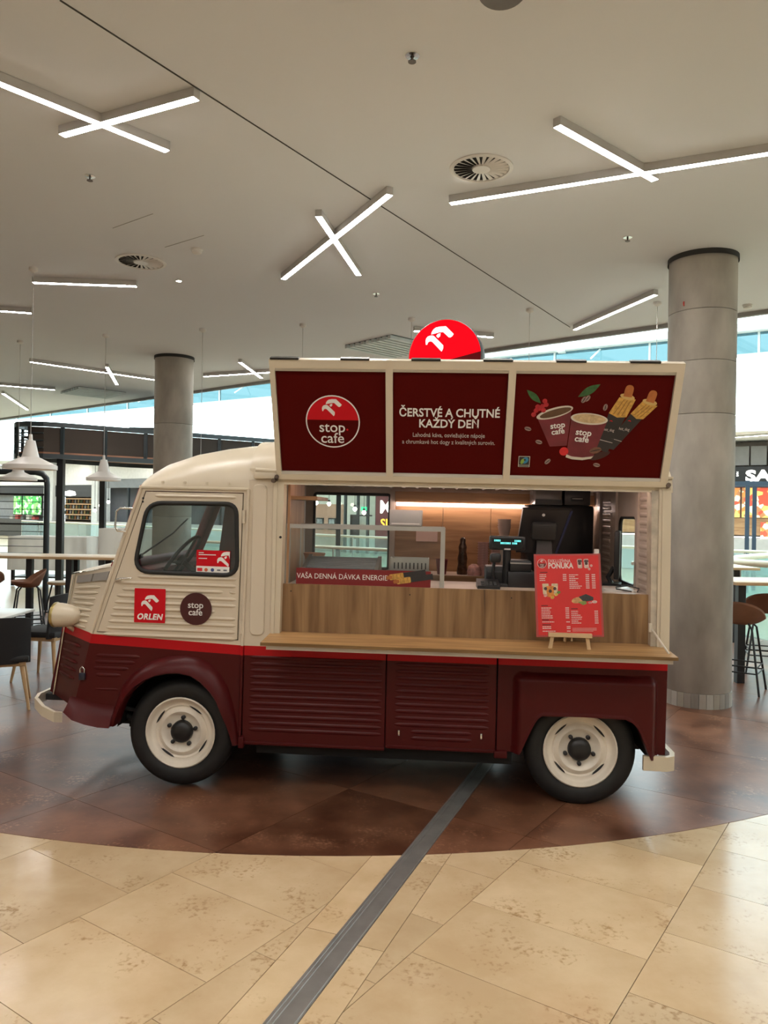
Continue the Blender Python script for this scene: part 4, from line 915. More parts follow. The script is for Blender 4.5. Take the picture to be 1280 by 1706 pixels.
MB().box(-.125, .125, -.06, -.055, .05, .17).box(-.125, .125, .055, .06, .05, .17).box(-.125, -.12, -.06, .06, .05, .17).box(.12, .125, -.06, .06, .05, .17).box(-.125, .125, -.06, .06, .0, .06).build('tray', ALU, t)
for i in range(9): MB().box(-.10 + i * .025, -.092 + i * .025, -.064, -.060, .10, .14).build('slot', BLACK, t)
t = vthing('metal_box', 'plain grey metal box standing on top of the display case', 'box', 1.355, .32, 1.662)
MB().box(-.105, .105, -.09, .09, 0, .105, .006).build('housing', mat('box_grey', (.36, .35, .34), .45, .4), t, 40); MB().box(-.09, .09, -.092, -.089, .012, .02).build('seam', GREYMET, t)
t = vthing('note_card', 'small pale note card taped to the wooden wall behind the display case', 'card', 1.47, 1.816, 1.56)
MB().box(-.09, .09, -.003, .0, -.05, .05).build('sheet', mat('pink_paper', (.62, .42, .36), .6), t)
# wrapped brown bottle, cup stacks
t = vthing('wrapped_bottle', 'dark glossy brown figure-shaped bottle on the back counter', 'bottle', 1.765, 1.55, 1.262)
MB().lathe([(0, 0), (.042, 0), (.045, .02), (.036, .08), (.040, .13), (.030, .18), (.034, .22), (.022, .255), (.024, .28), (.012, .297), (0, .30)], 12).build('bottle_body', mat('glossy_brown', (.055, .028, .016), .12, noise=.6, scale=30, bump=.6), t, 70)
def cups(x, y, z, n, label, m, r=.043, h=.10):
    me = MB().lathe([(0, .002), (r * .72, 0), (r, h), (r + .004, h), (r + .004, h + .005), (r - .002, h + .005), (r * .70, .006)], 18).mesh('paper_cup')
    me.materials.append(m); me.shade_smooth(); me.set_sharp_from_angle(angle=R(50))
    for i in range(n):
        o = bpy.data.objects.new('paper_cup', me); C.objects.link(o); o.matrix_world = VM @ at(x, y, z + i * .020); tag(o, label, 'paper cup', 'stacked paper cups on the back counter')
PINKW = mat('pale_pink_cup', (.62, .50, .45), .5)
cups(1.928, 1.52, 1.262, 9, 'ribbed pale cup in the tall stack beside the brown bottle', mat('ribbed_pink_cup', (.50, .30, .27), .45, noise=.3, scale=25), .042)
cups(2.03, 1.56, 1.262, 9, 'red and white cup in the stack just behind the customer display', mat('red_white_cup', (.55, .36, .32), .5, noise=.3, scale=14), .036)
cups(2.098, 1.60, 1.58, 4, 'wide pale cup in the short stack above the customer display', PINKW, .052, .07)
t = vthing('cup_stand', 'pale stand carrying the short cup stack', 'stand', 2.098, 1.60, 1.262); MB().box(-.05, .05, -.05, .05, 0, .318, .004).build('block', INM, t, 40)
t = vthing('paper_bag', 'crumpled pink paper bag lying on the back counter', 'bag', 1.855, 1.48, 1.262)
MB().lathe([(.05, 0), (.056, .03), (.045, .07), (.02, .09), (0, .08)], 9).build('bag_body', mat('pink_bag', (.65, .36, .32), .5, noise=.3, scale=30), t, 20)
t = vthing('maroon_cup', 'maroon paper cup standing behind the right post of the display case', 'cup', 1.60, 1.5, 1.262)
MB().lathe([(0, .0), (.035, 0), (.047, .115), (.050, .117), (.047, .122), (.033, .006)], 20).build('cup', CUP, t, 50)
# till with customer display
t = vthing('customer_display', 'black customer price display on a pole beside the till', 'display', 2.012, .35, 1.288)
MB().box(-.06, .06, -.06, .06, 0, .02, .004).build('base', BLACK, t, 40); MB().cyl((0, 0, .02), (0, 0, .24), .026, 12).build('pole', BLACK, t, 50)
hd = MB().box(-.115, .115, -.03, .03, .235, .325, .010).build('display_head', BLACK, t, 40)
MB().box(-.10, .10, -.0325, -.030, .250, .312).build('screen', mat('screen_black', (.006, .008, .009), .2), hd)
dg = MB()
for z, spans in ((.296, ((-.085, -.05), (.045, .085))), (.280, ((-.045, .02), (.03, .06)))):
    for a, b in spans:
        x = a
        while x < b: dg.box(x, x + .0045, -.0335, -.0325, z - .006, z + .006); x += .0085
dg.build('digits', mat('vfd_cyan', (.15, .85, .85), .5, noise=0, emit=1.4), hd)
MB().box(-.02, .02, -.0335, -.0300, .237, .246).build('badge', mat('badge_silver', (.5, .5, .5), .4), hd)
t = vthing('receipt_printer', 'black receipt printer standing on the counter behind the price display', 'printer', 1.955, .45, 1.288)
MB().box(-.075, .075, -.09, .10, 0, .125, .012).build('printer_body', BLACK, t, 40); MB().box(-.06, .06, -.093, -.09, .085, .095).build('paper_slot', mat('slot_grey', (.05, .05, .05), .5), t)
t = vthing('card_terminal', 'flat black card terminal with keys lying on the counter', 'terminal', 1.885, .20, 1.288)
MB().prism([(-.08, 0), (-.08, .02), (.09, .05), (.09, 0)], -.07, .07, 'yz').build('terminal_body', BLACK, t)
for i in range(3):
    for j in range(4): MB().box(-.045 + j * .026, -.027 + j * .026, -.06 + i * .03, -.04 + i * .03, .022 + i * .0055, .030 + i * .0055).build('key', mat('key_grey', (.05, .05, .05), .5), t)
t = vthing('barcode_scanner', 'black handheld scanner on a gooseneck beside the price display', 'scanner', 1.93, .30, 1.288)
MB().cyl((0, 0, 0), (0, 0, .012), .045, 16).tube([(0, 0, .01), (-.01, .0, .10), (0, 0, .16)], .010, 8).build('stand', BLACK, t, 50); MB().box(-.03, .04, -.03, .03, .155, .215, .015).build('scanner_head', BLACK, t, 40)
t = vthing('cash_drawer', 'black box with silver edge between the price display and the menu board', 'box', 2.105, .40, 1.288)
MB().box(-.09, .09, -.12, .12, 0, .10, .006).box(-.075, .06, -.10, .10, .10, .17, .006).build('drawer_body', BLACK, t, 40); MB().box(-.075, .06, -.105, -.10, .15, .158).build('edge_strip', ALU, t)
t = vthing('till_monitor', 'large black till monitor seen from behind on its stand', 'monitor', 2.27, .52, 1.288)
Mt = Matrix.Translation((0, 0, .24)) @ Matrix.Rotation(R(20), 4, 'X')
MB().add(*(lambda m: (m.v, m.f))(MB().prism([(-.185, -.02), (-.155, .285), (.165, .285), (.085, -.02)], -.022, .02)), Mt).build('screen_back', BLACK, t)
MB().add(*(lambda m: (m.v, m.f))(MB().prism([(.085, -.02), (.165, .285), (.148, .278), (.072, -.015)], -.030, -.020)), Mt).build('blue_edge', mat('navy_edge', (.008, .014, .05), .3), t)
MB().add(*(lambda m: (m.v, m.f))(MB().box(-.095, .065, -.075, -.02, .09, .205, .015)), Mt).build('mount', mat('soft_black', (.018, .018, .018), .5), t, 40)
MB().prism([(-.062, .0), (-.062, .0), (-.055, .30), (.04, .30), (.062, .0)], -.07, -.05).build('stand_leg', mat('stand_grey', (.055, .05, .05), .45), t)
MB().box(-.065, .10, -.12, .10, 0, .02, .006).build('foot', BLACK, t, 40); MB().add(*(lambda m: (m.v, m.f))(MB().cyl((-.02, -.024, .25), (-.02, -.021, .25), .010, 16)), Mt).build('badge', mat('badge_silver', (0, 0, 0)), t)
# coffee machine
t = vthing('coffee_machine', 'tall black coffee machine against the wooden wall', 'coffee machine', 2.50, 1.52, 1.262)
MB().box(-.25, .25, -.22, .24, 0, .572, .02).build('machine_body', BLACK, t, 40)
h1 = MB().box(-.195, .01, -.20, .15, .572, .69, .006).build('bean_hopper', mat('smoked_plastic', (.16, .14, .13), .25), t, 40); MB().box(-.195, .01, -.205, -.19, .572, .615).build('hopper_band', BLACK, h1)
h2 = MB().box(.028, .225, -.20, .15, .572, .69, .01).build('milk_unit', mat('unit_grey', (.05, .048, .047), .4), t, 40); MB().box(.075, .175, -.206, -.198, .605, .632, .004).build('recess', BLACK, h2); MB().box(.085, .165, -.208, -.204, .622, .627).build('slot_light', WHITE, h2)
# side monitor, papers, bottle
t = vthing('side_monitor', 'slim black monitor seen edge on by the rear door', 'monitor', 2.80, .72, 1.288, R(76))
MB().box(-.21, .21, -.018, .018, .05, .37, .008).build('screen_panel', BLACK, t, 40); MB().tube([(0, .02, .12), (0, .06, .05), (0, .03, .0)], .016, 8).build('stand_arm', BLACK, t, 50); MB().box(-.10, .10, -.03, .09, 0, .012).build('foot', BLACK, t)
t = vthing('paper_stack', 'loose papers and black cable lying on the counter by the rear post', 'papers', 2.70, .25, 1.288)
for i in range(3): MB().box(-.10 + .008 * i, .10 - .006 * i, -.07, .07, .004 * i, .004 * i + .003).build('sheet', WHITE, t)
MB().tube([(.10, -.08, .006), (.13, .0, .02), (.08, .08, .03), (.0, .05, .02), (-.02, -.05, .018), (.06, -.1, .010)], .004, 6).build('cable', BLACK, t, 50)
t = vthing('plastic_bottle', 'clear plastic bottle with white cap behind the menu board', 'bottle', 2.552, .20, 1.288)
MB().lathe([(0, 0), (.03, 0), (.033, .02), (.033, .15), (.028, .19), (.012, .225), (.012, .235)], 20).build('bottle_body', glass('pet_plastic', (.86, .88, .88), .12, .1), t, 50); MB().cyl((0, 0, .232), (0, 0, .262), .016, 14).build('cap', WHITE, t, 50)
t = vthing('bowl', 'small copper-toned bowl by the cab end of the display case', 'bowl', .72, .56, 1.288); MB().lathe([(0, .10), (.05, .10), (.075, .17), (.078, .17), (.05, .095), (.03, .0), (0, 0)], 20).build('bowl_body', mat('copper_bowl', (.42, .22, .13), .4), t, 50)

# menu board on its easel
t = vthing('menu_easel', 'small pale wooden easel standing on the serving shelf', 'easel', 2.342, -.13, .981)
EW = mat('easel_wood', (.62, .43, .24), .5, noise=.1)
MB().box(-.125, .125, -.03, .01, .068, .092, .002).build('ledge', EW, t)
for s in (-1, 1): MB().prism([(s * .112 - .011, -.001), (s * .112 + .011, -.001), (s * .100 + .010, .07), (s * .100 - .010, .07)], -.018, -.004).build('leg', EW, t)
for x in (-.03, .012): MB().prism([(x - .006, .045), (x + .006, .045), (x + .003, .07), (x - .003, .07)], -.012, -.002).build('peg', EW, t)
MB().tube([(0, .085, .34), (0, .155, .012)], .009, 6).build('back_leg', EW, t); MB().tube([(0, .012, .08), (0, .080, .345)], .008, 6).build('spine', EW, t)
t = thing('menu_board', 'red menu board with drink and hot dog prices on the wooden easel', 'menu board', VM @ Matrix.Translation((2.345, -.140, 1.050)) @ Matrix.Rotation(R(-2.2), 4, 'Y') @ Matrix.Rotation(R(-9), 4, 'X') @ Matrix.Diagonal((.955, 1, .985, 1)))
MB().box(-.203, .203, .0, .004, 0, .492).build('board', mat('menu_border', (.40, .06, .055), .35, noise=.05), t)
MB().box(-.190, .190, -.0008, .001, .010, .482).build('print', mat('menu_red', (.62, .022, .020), .4, noise=.05), t)
mw = mat('menu_white', (.72, .62, .58), .5, noise=0); md = mat('menu_dark', (.16, .012, .012), .5, noise=0)
tx = lambda *a, **k: text('lettering', *a, mw, t, **k)
tx('EXKLUZÍVNA', .028, -.118, .449, -.0014, align='LEFT', sx=.82, th=.001); tx('PONUKA', .046, -.118, .420, -.0014, align='LEFT', sx=.80, bold=.0014, th=.001)
plate('roundel', [circ(-.155, .436, .028, 28), circ(-.155, .436, .026, 28)], -.0018, .001, mw, t); plate('roundel_half', [[(-.155 + .026 * math.cos(R(a)), .436 + .026 * math.sin(R(a))) for a in range(180, 361, 12)]], -.0016, .001, md, t)
plate('bird_emblem', bird(-.155, .449, .02), -.0022, .001, mw, t)
tx('stop', .013, -.155, .429, -.0022, th=.001); tx('cafe', .013, -.155, .418, -.0022, th=.001)
bars = MB(); bars2 = MB()
def rows(x0, x1, xs, z0, n, dz, wmin, wmax):
    for i in range(n):
        z = z0 - i * dz; wd = random.uniform(wmin, wmax); x = x0
        while x < x0 + wd: l = random.uniform(.006, .016); bars.box(x, min(x + l, x0 + wd), -.0016, -.0008, z - .0022, z + .0022); x += l + .002
        for xp in xs:
            for k in range(3): bars.box(xp + k * .0075, xp + k * .0075 + .0058, -.0016, -.0008, z - .0028, z + .0028)
rows(-.172, 0, (-.030,), .368, 4, .0112, .03, .06); rows(.008, 0, (.108, .145), .366, 8, .0112, .03, .075)
rows(-.168, 0, (-.022,), .170, 6, .0116, .05, .07); rows(-.165, 0, (-.020,), .088, 1, .01, .07, .08); rows(-.165, 0, (-.018,), .060, 2, .010, .05, .055); rows(-.165, 0, (-.018,), .034, 1, .010, .075, .08)
rows(.012, 0, (.152,), .150, 7, .0115, .04, .065)
for i in range(4): bars.box(.015, .16 - .02 * (i == 3), -.0016, -.0008, .050 - i * .006, .0512 - i * .006)
for x, z, l in ((-.168, .382, .045), (-.168, .184, .04), (.012, .165, .04), (-.165, .100, .04), (-.165, .072, .05)): bars2.box(x, x + l, -.0016, -.0008, z - .003, z + .003)
tag(bars.build('menu_text', mw, t), kind='stuff'); tag(bars2.build('menu_headings', md, t), kind='stuff')
def mp(name, loops, k, c): plate(name, loops, -.0010 - .0004 * k, .001, mat('menu_art_%s' % str(c), c, .5, noise=.25, scale=60), t)
for x in (-.138, -.082): mp('drink_print', [rpoly([(x - .02, .315), (x + .02, .315), (x + .016, .25), (x - .016, .25)], .006)], 1, (.58, .46, .30))
mp('drink_print', [rpoly([(-.135, .30), (-.085, .30), (-.09, .235), (-.13, .235)], .006)], 2, (.60, .20, .03))
for x, z in ((-.138, .285), (-.110, .270), (-.082, .285)): mp('drink_label_print', [circ(x, z, .010, 16)], 3, (.06, .03, .03))
for x, z, c in ((-.14, .245, (.6, .3, .25)), (-.098, .232, (.55, .32, .05)), (-.075, .25, (.55, .40, .08)), (-.06, .262, (.1, .2, .04))): mp('fruit_print', [ell(x, z, .012, .009, .4, 12)], 4, c)
mp('hot_dog_print', [ell(.058, .216, .042, .018, .18, 18)], 1, (.55, .30, .12)); mp('hot_dog_print', [rpoly([(.06, .235), (.105, .252), (.15, .232), (.148, .214), (.09, .205)], .004)], 2, (.035, .035, .035))
mp('hot_dog_print', [rpoly([(.055, .205), (.10, .212), (.11, .195), (.085, .185)], .006)], 3, (.20, .26, .06)); mp('onion_print', [ell(.155, .205, .016, .009, 0, 14)], 3, (.62, .40, .36)); mp('onion_print', [ell(.128, .200, .012, .006, 0, 14)], 3, (.60, .25, .25))
for x in (.075, .115): mp('drink_print', [rpoly([(x - .016, .46), (x + .014, .462), (x + .016, .405), (x - .012, .405)], .008)], 1, (.60, .42, .36)); mp('drink_label_print', [circ(x, .433, .009, 14)], 2, (.06, .03, .03)); mp('drink_label_print', [rrect(x - .012, x + .014, .440, .455, .004)], 2, (.09, .05, .05))
for x, z in ((.145, .42), (.132, .400)): mp('fruit_print', [circ(x, z, .008, 12)], 2, (.62, .34, .3))

# ------------------------------------------------------------------ furniture
def make_stool(label, M, seat_m):
    t = thing('bar_stool', label, 'bar stool', M, 'brown leather bar stools')
    def sf(u, v):
        a = 2 * math.pi * u; r = .235 * min(1, v * 1.0) ; rise = max(0, -math.sin(a)) ** .8
        q = max(0, v - .55) / .45; return (r * math.cos(a) * 1.0, r * math.sin(a) * .92 - .0, .70 + .05 * v ** 3 + (.15 * rise + .015) * q ** 1.3 * (1 if v > .55 else 0))
    m = MB().grid(sf, 32, 10, True); k = len(m.v); m.grid(lambda u, v: tuple(Vector(sf(u, v)) - Vector((0, 0, .022 + .012 * (1 - v)))), 32, 10, True)
    m.grid(lambda u, v: tuple(Vector(sf(u, 1)) - Vector((0, 0, .022 * v))), 32, 1, True)
    m.build('seat_shell', seat_m, t, 50)
    for sx in (-1, 1):
        for sy in (-1, 1): MB().tube([(sx * .09, sy * .09, .69), (sx * .13, sy * .13, .64), (sx * .215, sy * .205, 0)], .011, 8).build('leg', BLKMET, t, 60)
    for z, k in ((.27, .184), (.21, .19)):
        MB().tube([(k, k * .95, z), (k, -k * .95, z), (-k, -k * .95, z), (-k, k * .95, z)], .008, 6, True).build('footrest', BLKMET, t, 60)
    return t
s0 = make_stool('brown leather bar stool beside the near column with its back to the truck', at(3.64, 7.82, 0, R(-35)), LEATHER)
dup(s0, at(4.36, 8.75, 0, R(-20)), 'brown leather bar stool behind the high table at the right picture edge')
dup(s0, at(-4.72, 10.25, 0, R(120)), 'brown leather bar stool in front of the long high table')
dup(s0, at(-5.35, 10.35, 0, R(30)), 'brown leather bar stool cut by the left picture edge')
t = thing('wooden_stool', 'flat pale wooden bar stool under the long high table', 'bar stool', at(-4.78, 11.45, 0))
MB().lathe([(0, .60), (.19, .60), (.20, .612), (.20, .63), (.19, .64), (0, .64)], 28).build('seat', OAK, t, 40)
for sx in (-1, 1):
    for sy in (-1, 1): MB().tube([(sx * .10, sy * .10, .60), (sx * .2, sy * .2, 0)], .012, 8).build('leg', BLKMET, t, 60)
MB().tube([(.17, .17, .2), (.17, -.17, .2), (-.17, -.17, .2), (-.17, .17, .2)], .009, 6, True).build('footrest', BLKMET, t, 60)
def high_table(label, M, L_, D, legs, z=1.06):
    t = thing('high_table', label, 'table', M, 'high bar tables')
    MB().box(0, L_, 0, D, z - .035, z, .004).build('table_top', OAK, t, 40)
    for x, y in legs: MB().box(x - .04, x + .04, y - .04, y + .04, 0.0, z - .035).build('leg', BLKMET, t)
    return t
high_table('long high table with oak top and black legs ahead of the truck', at(-5.9, 10.75), 2.9, .75, ((.92, .10), (1.36, .62), (1.48, .1), (1.85, .62)), 1.05)
high_table('high table with oak top at the right picture edge', at(3.70, 8.05), 1.7, .7, ((.10, .12), (1.6, .12), (.10, .6), (1.6, .6)), 1.075)
high_table('farther high table just past the near column', at(4.1, 10.4), 1.0, .8, ((.12, .4), (.85, .4)), 1.075)
# black shell chairs with oak legs
def chair(label, M):
    t = thing('shell_chair', label, 'chair', M, 'black chairs with oak legs')
    def bk(u, v):
        a = (u - .5) * 2.0; return (.25 * math.sin(a) / math.sin(1.0), -.225 + .10 * (1 - math.cos(a)) * 1.6 - .035 * v,   .40 + .40 * v - .02 * (abs(u - .5) * 2) ** 3 * v)
    m = MB().grid(bk, 16, 6).grid(lambda u, v: tuple(Vector(bk(u, v)) + Vector((0, .022, 0))), 16, 6)
    for e in (0, 1): m.grid(lambda u, v, e=e: tuple(Vector(bk(u, e)) + Vector((0, .022 * v, 0))), 16, 1); m.grid(lambda u, v, e=e: tuple(Vector(bk(e, u)) + Vector((0, .022 * v, 0))), 6, 1)
    m.build('backrest', mat('black_upholstery', (.012, .012, .013), .75), t, 50)
    MB().box(-.24, .24, -.22, .24, .41, .465, .02).build('seat', mat('black_upholstery', (0, 0, 0)), t, 40)
    MB().box(-.215, .215, -.20, .21, .375, .412, .006).build('seat_frame', LEGOAK, t, 40)
    for sx in (-1, 1):
        for sy in (-1, 1): MB().tube([(sx * .18, sy * .17, .40), (sx * .245, sy * .23, 0)], [.022, .012], 10).build('leg', LEGOAK, t, 60)
    return t
c0 = chair('black chair with oak legs seen from behind at the left picture edge', at(-3.34, 6.72, 0, R(24)))
dup(c0, at(-3.42, 7.85, 0, R(84)) @ Matrix.Diagonal((1, 1, 1.1, 1)), 'black chair with oak legs between the left table and the truck nose')
t = thing('cafe_table', 'white topped low table behind the black chair at the left edge', 'table', at(-4.02, 7.15, 0))
MB().box(-.6, .62, -.38, .38, .725, .75, .004).build('table_top', mat('white_laminate', (.60, .58, .54), .3), t, 40)
MB().cyl((0, 0, .02), (0, 0, .725), .035, 12).build('pedestal', BLKMET, t, 50); MB().cyl((0, 0, 0), (0, 0, .02), .25, 24).build('foot', BLKMET, t, 50)
# draped counters
_m.pop('white_cloth', None)
def draped(label, M, L_, D, z, zb):
    t = thing('draped_counter', label, 'draped counter', M, 'counters under white cloths')
    per = 2 * (L_ + D); n = 160
    def p(s):
        s = s % per
        if s < L_: return s, 0, 0, -1
        s -= L_
        if s < D: return L_, s, 1, 0
        s -= D
        if s < L_: return L_ - s, D, 0, 1
        return 0, D - (s - L_), -1, 0
    def fn(u, v):
        x, y, nx, ny = p(u * per + .001); a = (1 - v) * (.015 + .018 * math.sin(u * per * 17) + .012 * math.sin(u * per * 29 + 1))
        return (x + nx * a, y + ny * a, zb + (z - zb) * v)
    m = MB().grid(fn, n, 5, True).box(0, L_, 0, D, z - .004, z + .002)
    m.build('cloth', (_m.get('white_cloth') or cloth_mat('white_cloth', (.86, .82, .78))), t, 60)
    for x in (.08, L_ - .08):
        for y in (.08, D - .08): MB().box(x - .03, x + .03, y - .03, y + .03, 0, z - .01).build('leg', BLKMET, t)
    MB().box(.05, L_ - .05, .05, D - .05, zb * .5, zb * .5 + .03).build('lower_shelf', BLKMET, t)
draped('counter under a pleated white cloth beyond the high table', at(-8.25, 16.9, 0, R(-2)), 1.75, .8, 1.085, .35)
draped('taller draped white counter beside the truck mirror', at(-5.78, 15.6, 0, R(-3)), 1.6, .8, 1.325, .80)

# ------------------------------------------------------------------ dark kiosk with rounded roof band
t = thing('round_kiosk', 'dark kiosk with rounded roof band on black posts', 'kiosk', at(-4.5, 16.5))
path = [(-1.0, 18.75), (-6.25, 14.9), (-6.55, 14.74), (-6.85, 14.72), (-7.10, 14.86), (-7.26, 15.12), (-7.28, 15.45), (-7.15, 15.9), (-6.75, 16.6), (-5.9, 17.6), (.2, 21.6)]
K = [(x + 4.5, y - 16.5) for x, y in path]
for z in (2.72, 3.33): flatbar(MB(), [(x, y, z) for x, y in K], .09, .08).build('ring_rail', STEEL, t)
for z in (2.88, 3.02, 3.16): flatbar(MB(), [(x, y, z) for x, y in K[2:]], .025, .03).build('ring_bar', STEEL, t)
flatbar(MB(), [(x, y + .02, 3.02) for x, y in K[:4]], .52, .012).build('mesh_band', glass('dark_mesh', (.085, .068, .058), .0, .3, .55), t)
for i in range(9):
    f = i / 8; x = K[0][0] + (K[1][0] - K[0][0]) * f; y = K[0][1] + (K[1][1] - K[0][1]) * f
    MB().box(x - .03, x + .03, y - .03, y + .03, 2.72, 3.33).build('ring_stud', STEEL, t)
for x, y in K[4:9]: MB().box(x - .025, x + .025, y - .025, y + .025, 2.72, 3.33).build('ring_stud', STEEL, t)
MB().prism(K, 2.76, 2.80, 'xy').build('kiosk_ceiling', mat('kiosk_brown', (.22, .095, .05), .6, noise=.3, scale=2), t)
MB().prism([(x * .97, y * .97 + .1) for x, y in K], 3.10, 3.12, 'xy').build('kiosk_roof', mat('kiosk_roof_dark', (.03, .025, .024), .7), t)
for x, y in ((-6.31, 15.0), (-6.40, 17.5), (-2.6, 17.7), (-1.2, 20.3)): MB().box(x + 4.5 - .06, x + 4.5 + .06, y - 16.5 - .06, y - 16.5 + .06, 0, 2.72).build('post', BLKMET, t)
MB().box(-.9, -.35, -.3, .1, 3.37, 3.45).build('roof_unit', STEEL, t)
for x, y, z in ((-2.0, -1.28, 3.15), (-1.93, -1.24, 3.15), (-1.98, -1.27, 2.9), (-1.9, -1.22, 2.9), (-1.82, -1.17, 2.9)): MB().lathe([(0, -.02), (.02, 0), (0, .02)], 8, Matrix.Translation((x, y, z))).build('roof_spot', mat('warm_spot', (1, .85, .7), .5, noise=0, emit=4), t)
# steel trellis frame
t = thing('steel_trellis', 'rounded dark steel frame with thin wires at the left edge', 'trellis', at(-7.0, 13.0))
MB().tube([(-1.6, 0, 0), (-1.6, 0, 2.25), (-1.5, 0, 2.33), (1.1, 0, 2.33), (1.22, 0, 2.30), (1.29, 0, 2.22), (1.30, 0, 2.12), (1.30, 0, 0)], .05, 8).build('frame', STEEL, t, 50)
MB().box(.05, .13, -.04, .04, 0, 2.3).build('upright', BLKMET, t)
for i in range(11): MB().tube([(-1.6, 0, .95 + i * .125), (1.3, 0, .95 + i * .125)], .006 if i % 4 else .018, 6).build('wire', BLKMET, t)
MB().box(.10, 1.3, -.08, .08, 2.16, 2.20).build('shelf', BLKMET, t)

# ------------------------------------------------------------------ balustrades
GLS = glass('balustrade_glass', (.84, .96, .96), .10, .03, .10)
def balustrade(label, pts, rail_m, h=1.1, closed=False, rw=.03):
    t = thing('glass_balustrade', label, 'balustrade', group='glass balustrades'); c = Vector(pts[0]); t.location = (c.x, c.y, 0)
    P = [Vector(p) - c for p in pts]
    MB().tube([(p.x, p.y, h) for p in P], rw, 8).build('handrail', rail_m, t, 50)
    for a, b in zip(P[:-1], P[1:]):
        n = max(1, int((b - a).length / 1.6))
        for i in range(n):
            p, q = a.lerp(b, i / n), a.lerp(b, (i + 1) / n); d = (q - p).normalized() * .012
            strip(MB(), p + d, q - d, .008, .03, h - .04).build('pane', GLS, t)
            MB().cyl((p.x, p.y, 0), (p.x, p.y, h), .018, 8).build('baluster', ALU, t, 50)
RAILW = mat('pale_rail', (.68, .62, .48), .4)
balustrade('far glass balustrade with pale handrail in front of the shops', [(-16, 34), (-11, 29.8), (-.8, 20), (7, 14.9), (11, 12.6)], RAILW)
balustrade('nearer glass balustrade seen through the truck service window', [(-3.9, 15.55), (-.9, 13.8), (1.6, 12.3)], RAILW)
balustrade('curved glass balustrade with wide pale handrail right of the near column', [(9.5, 15.6), (7.0, 13.7), (5.7, 12.4), (5.25, 11.7), (5.2, 11.2), (5.45, 10.75), (6.0, 10.45), (7.2, 10.1), (9.5, 9.6)], RAILW, 1.1, rw=.05)

# ------------------------------------------------------------------ far shops (frame of the shop fronts: x along the gallery)
def shop(name, label, x0): return thing(name, label, 'shop', SM @ Matrix.Translation((x0, 0, 0)))
def voro(name, cols, scale, emit=0.0):
    if name in _m: return _m[name]
    m, nt, p = _new(name); N, L = nt.nodes, nt.links
    tc = N.new('ShaderNodeTexCoord'); vo = N.new('ShaderNodeTexVoronoi'); vo.inputs['Scale'].default_value = scale
    r = N.new('ShaderNodeValToRGB'); r.color_ramp.interpolation = 'CONSTANT'; e = r.color_ramp.elements
    s_ = N.new('ShaderNodeSeparateXYZ'); L.new(tc.outputs['Object'], vo.inputs['Vector']); L.new(vo.outputs['Color'], s_.inputs[0]); L.new(s_.outputs[0], r.inputs[0])
    e[0].position = 0; e[0].color = (*cols[0], 1); e[1].position = 1 / len(cols); e[1].color = (*cols[1], 1)
    for i, c in enumerate(cols[2:]): x = e.new((i + 2) / len(cols)); x.color = (*c, 1)
    L.new(r.outputs[0], p.inputs['Base Color'])
    if emit: L.new(r.outputs[0], p.inputs['Emission Color']); p.inputs['Emission Strength'].default_value = emit
    _m[name] = m; return m
FOOD = voro('food_poster_print', [(.75, .25, .06), (.85, .55, .15), (.6, .08, .04), (.8, .7, .5), (.45, .2, .08)], 7, .55)
BLKF = mat('black_fascia', (.010, .010, .011), .5); SIGNW = mat('lit_sign_white', (1, 1, .97), .5, noise=0, emit=1.6)
# right: food counter with black fascia
t = shop('burger_counter', 'food counter with black fascia and lit food posters past the near column', 0)
MB().box(-6, 7, .3, .5, 0, 4.15).build('shop_wall', mat('shop_dim_wall', (.16, .13, .11), .7), t); MB().box(-6, 7, -.1, .1, 2.86, 3.36).build('fascia', BLKF, t)
for i in range(26): MB().box(-6 + i * .5, -5.55 + i * .5, .0, .1, 3.40, 4.0).build('shutter_slat', mat('shutter_grey', (.20, .20, .20), .6), t)
text('lettering', 'SA', .46, -.62, 3.05, -.11, SIGNW, t, bold=.02, align='LEFT', th=.03, sx=1.35); text('lettering', 'š', .22, -.86, 3.12, -.11, SIGNW, t, th=.02)
for i in range(5): MB().box(-4.3 + i * 1.18, -3.18 + i * 1.18, .18, .24, 1.76, 2.70).build('food_poster', FOOD, t)
MB().box(-6, 7, .17, .25, 2.70, 2.80).build('poster_header', mat('header_maroon', (.10, .012, .012), .5), t)
MB().box(-6, 7, .15, .26, 1.20, 1.74).build('wood_panel', wood('shop_wood', (.30, .16, .07), (.42, .25, .12), (1, 8, 8)), t); MB().box(-.20, .6, .08, .14, 1.10, 1.62).build('menu_card', FOOD, t)
MB().box(-6, 7, -.5, -.1, 0, 1.10).build('shop_counter', mat('counter_pale', (.5, .48, .45), .4), t); MB().box(-6, 7, -.1, .0, 1.12, 1.16).build('light_line', mat('counter_led', (1, .97, .9), .5, noise=0, emit=3), t)
# pergola frame in front of it
t = thing('steel_pergola', 'dark blue steel pergola frame in front of the burger counter', 'pergola', at(8.5, 18.0, 0, R(-20)))
PB = mat('blue_steel', (.035, .055, .085), .45)
for x, y in ((0, 0), (.22, .7), (2.4, 0)): MB().box(x - .045, x + .045, y - .045, y + .045, 0, 2.62).build('post', PB, t)
for a, b, y in ((-2.5, 3, 0), (-2.5, 3, .7)): MB().box(a, b, y - .05, y + .05, 2.50, 2.60).build('beam', PB, t)
